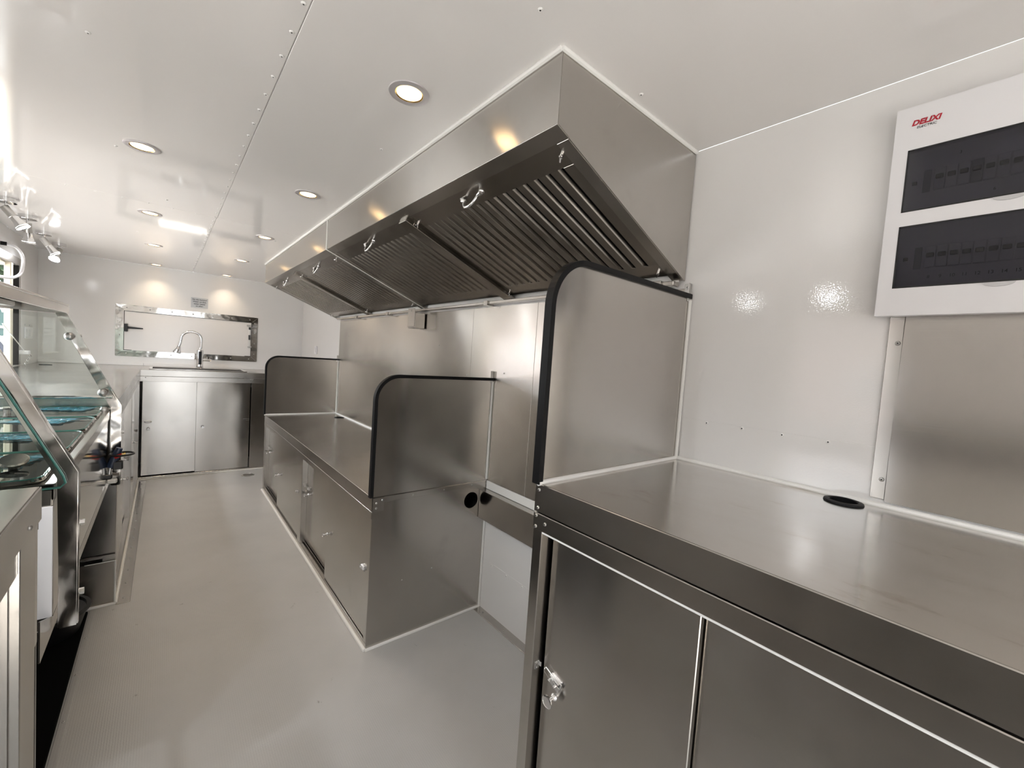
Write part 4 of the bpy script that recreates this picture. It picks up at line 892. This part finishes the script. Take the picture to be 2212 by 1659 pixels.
b1('roof_edge', 'white_paint', bd, -14.1, -8.85, -16.1, 16.1, 2.6, 2.7, bev=0.02)
for k in range(8):
    wn_ = b1('window', 'white_paint', bd, -9.0, -8.95, -14+k*3.6, -12.4+k*3.6, 0.9, 1.6, bev=0.01); b1('pane', 'window_dark', wn_, -8.949, -8.94, -13.93+k*3.6, -12.47+k*3.6, 0.97, 1.53, bev=0.0)
sky_block = thing('building', (0, -12, -0.6), 'plain grey sky blocker added unseen behind the open rear doorway', 'building')  # unseen block added to cut the doorway sky out of steel reflections
b1('wall', 'blocker_grey', sky_block, -8, 9, -14, -9.5, -0.6, 5.0, bev=0.0)
b1('roof_edge', 'white_paint', sky_block, -8.1, 9.1, -14.1, -9.4, 5.0, 5.15, bev=0.02)
wd_ = b1('blocker_door', 'sign_grey', sky_block, -3.2, -0.2, -9.5, -9.46, -0.6, 2.6, bev=0.005)
for k in range(15): b1('blocker_slat', 'sign_grey', wd_, -3.15, -0.25, -9.46, -9.44, -0.58+k*0.21, -0.58+k*0.21+0.19, bev=0.008)
for W_, lb in ((W1, 'narrow stainless serving ledge outside the near window'), (W2, 'narrow stainless serving ledge outside the far window'), (W_ADDED, 'narrow stainless serving ledge outside the added light opening behind the camera')):
    b1('serving_ledge', 'steel_top', None, XL-0.40, XL-0.062, W_[0], W_[1], W_[2]-0.04, W_[2]-0.02, bev=0.003, label=lb, cat='ledge')
tk = thing('food_truck', (-5.2, 12.6, -0.6), 'teal food truck with white ring emblem parked outside the window', 'truck')
b1('body', 'teal_paint', tk, -7.4, -2.9, 12.0, 14.2, -0.25, 1.75, bev=0.05)
b1('roof_trim', 'white_paint', tk, -7.42, -2.88, 11.98, 14.22, 1.66, 1.76, bev=0.02)
bm = BM(); lathe(bm, [(0, 0.0), (0.42, 0.0), (0.42, 0.006), (0, 0.006)], (-3.95, 12.0, 0.78), (0, -1, 0), 40); obj('emblem_disc', bm, 'navy_paint', tk)
bm = BM(); tube(bm, [(-3.95+0.42*math.cos(t), 11.99, 0.78+0.42*math.sin(t)) for t in [2*PI*k/48 for k in range(49)]], 0.022, 8, cap=False); obj('emblem_ring', bm, 'white_paint', tk, smooth=True)
for a, b_ in (((-4.1, 1.32), (-3.3, 1.25)), ((-3.9, 1.3), (-3.45, 0.95)), ((-3.3, 1.22), (-3.85, 0.98))):
    bm = BM(); tube(bm, [(a[0], 11.99, a[1]), (b_[0], 11.99, b_[1])], 0.022, 8); obj('stripe', bm, 'white_paint', tk)
b1('vent', 'navy_paint', tk, -3.9, -3.4, 11.985, 12.0, 0.02, 0.09, bev=0.004)
for xx in (-6.4, -3.8):
    bm = BM(); lathe(bm, [(0, 0.0), (0.30, 0.0), (0.33, 0.03), (0.33, 0.19), (0.30, 0.22), (0, 0.22)], (xx, 12.25, -0.27), (0, -1, 0), 28); obj('wheel', bm, 'black_rubber', tk, smooth=True)
def tree(x, y, h, r, seed, label):
    e = thing('tree', (x, y, -0.6), label, 'tree', 'trees outside'); rnd = random.Random(seed)
    bm = BM(); tube(bm, [(x, y, -0.6), (x+0.05, y, 0.6), (x-0.03, y, h)], [0.14, 0.11, 0.05], 10); obj('trunk', bm, 'bark', e, smooth=True)
    bm = BM()
    for i in range(2600):
        d_ = Vector((rnd.gauss(0, 1), rnd.gauss(0, 1), rnd.gauss(0, 1))).normalized()*r*(rnd.random()**0.4)
        c = Vector((x, y, h))+Vector((d_.x, d_.y, d_.z*0.95)); u = Vector((rnd.gauss(0, 1), rnd.gauss(0, 1), rnd.gauss(0, 1))).normalized(); v = u.cross(Vector((rnd.gauss(0, 1), rnd.gauss(0, 1), 0.3))).normalized()
        s = 0.10+0.07*rnd.random(); V = [bm.verts.new(c+u*s), bm.verts.new(c+v*s*0.45), bm.verts.new(c-u*s), bm.verts.new(c-v*s*0.45)]; bm.faces.new(V)
    obj('crown', bm, 'leaf_green', e, kind='stuff')
tree(-4.6, 17.5, 3.1, 2.0, 1, 'leafy green tree behind the teal truck')
tree(-9.2, 20.5, 3.3, 2.1, 2, 'leafy green tree farther left behind the teal truck')
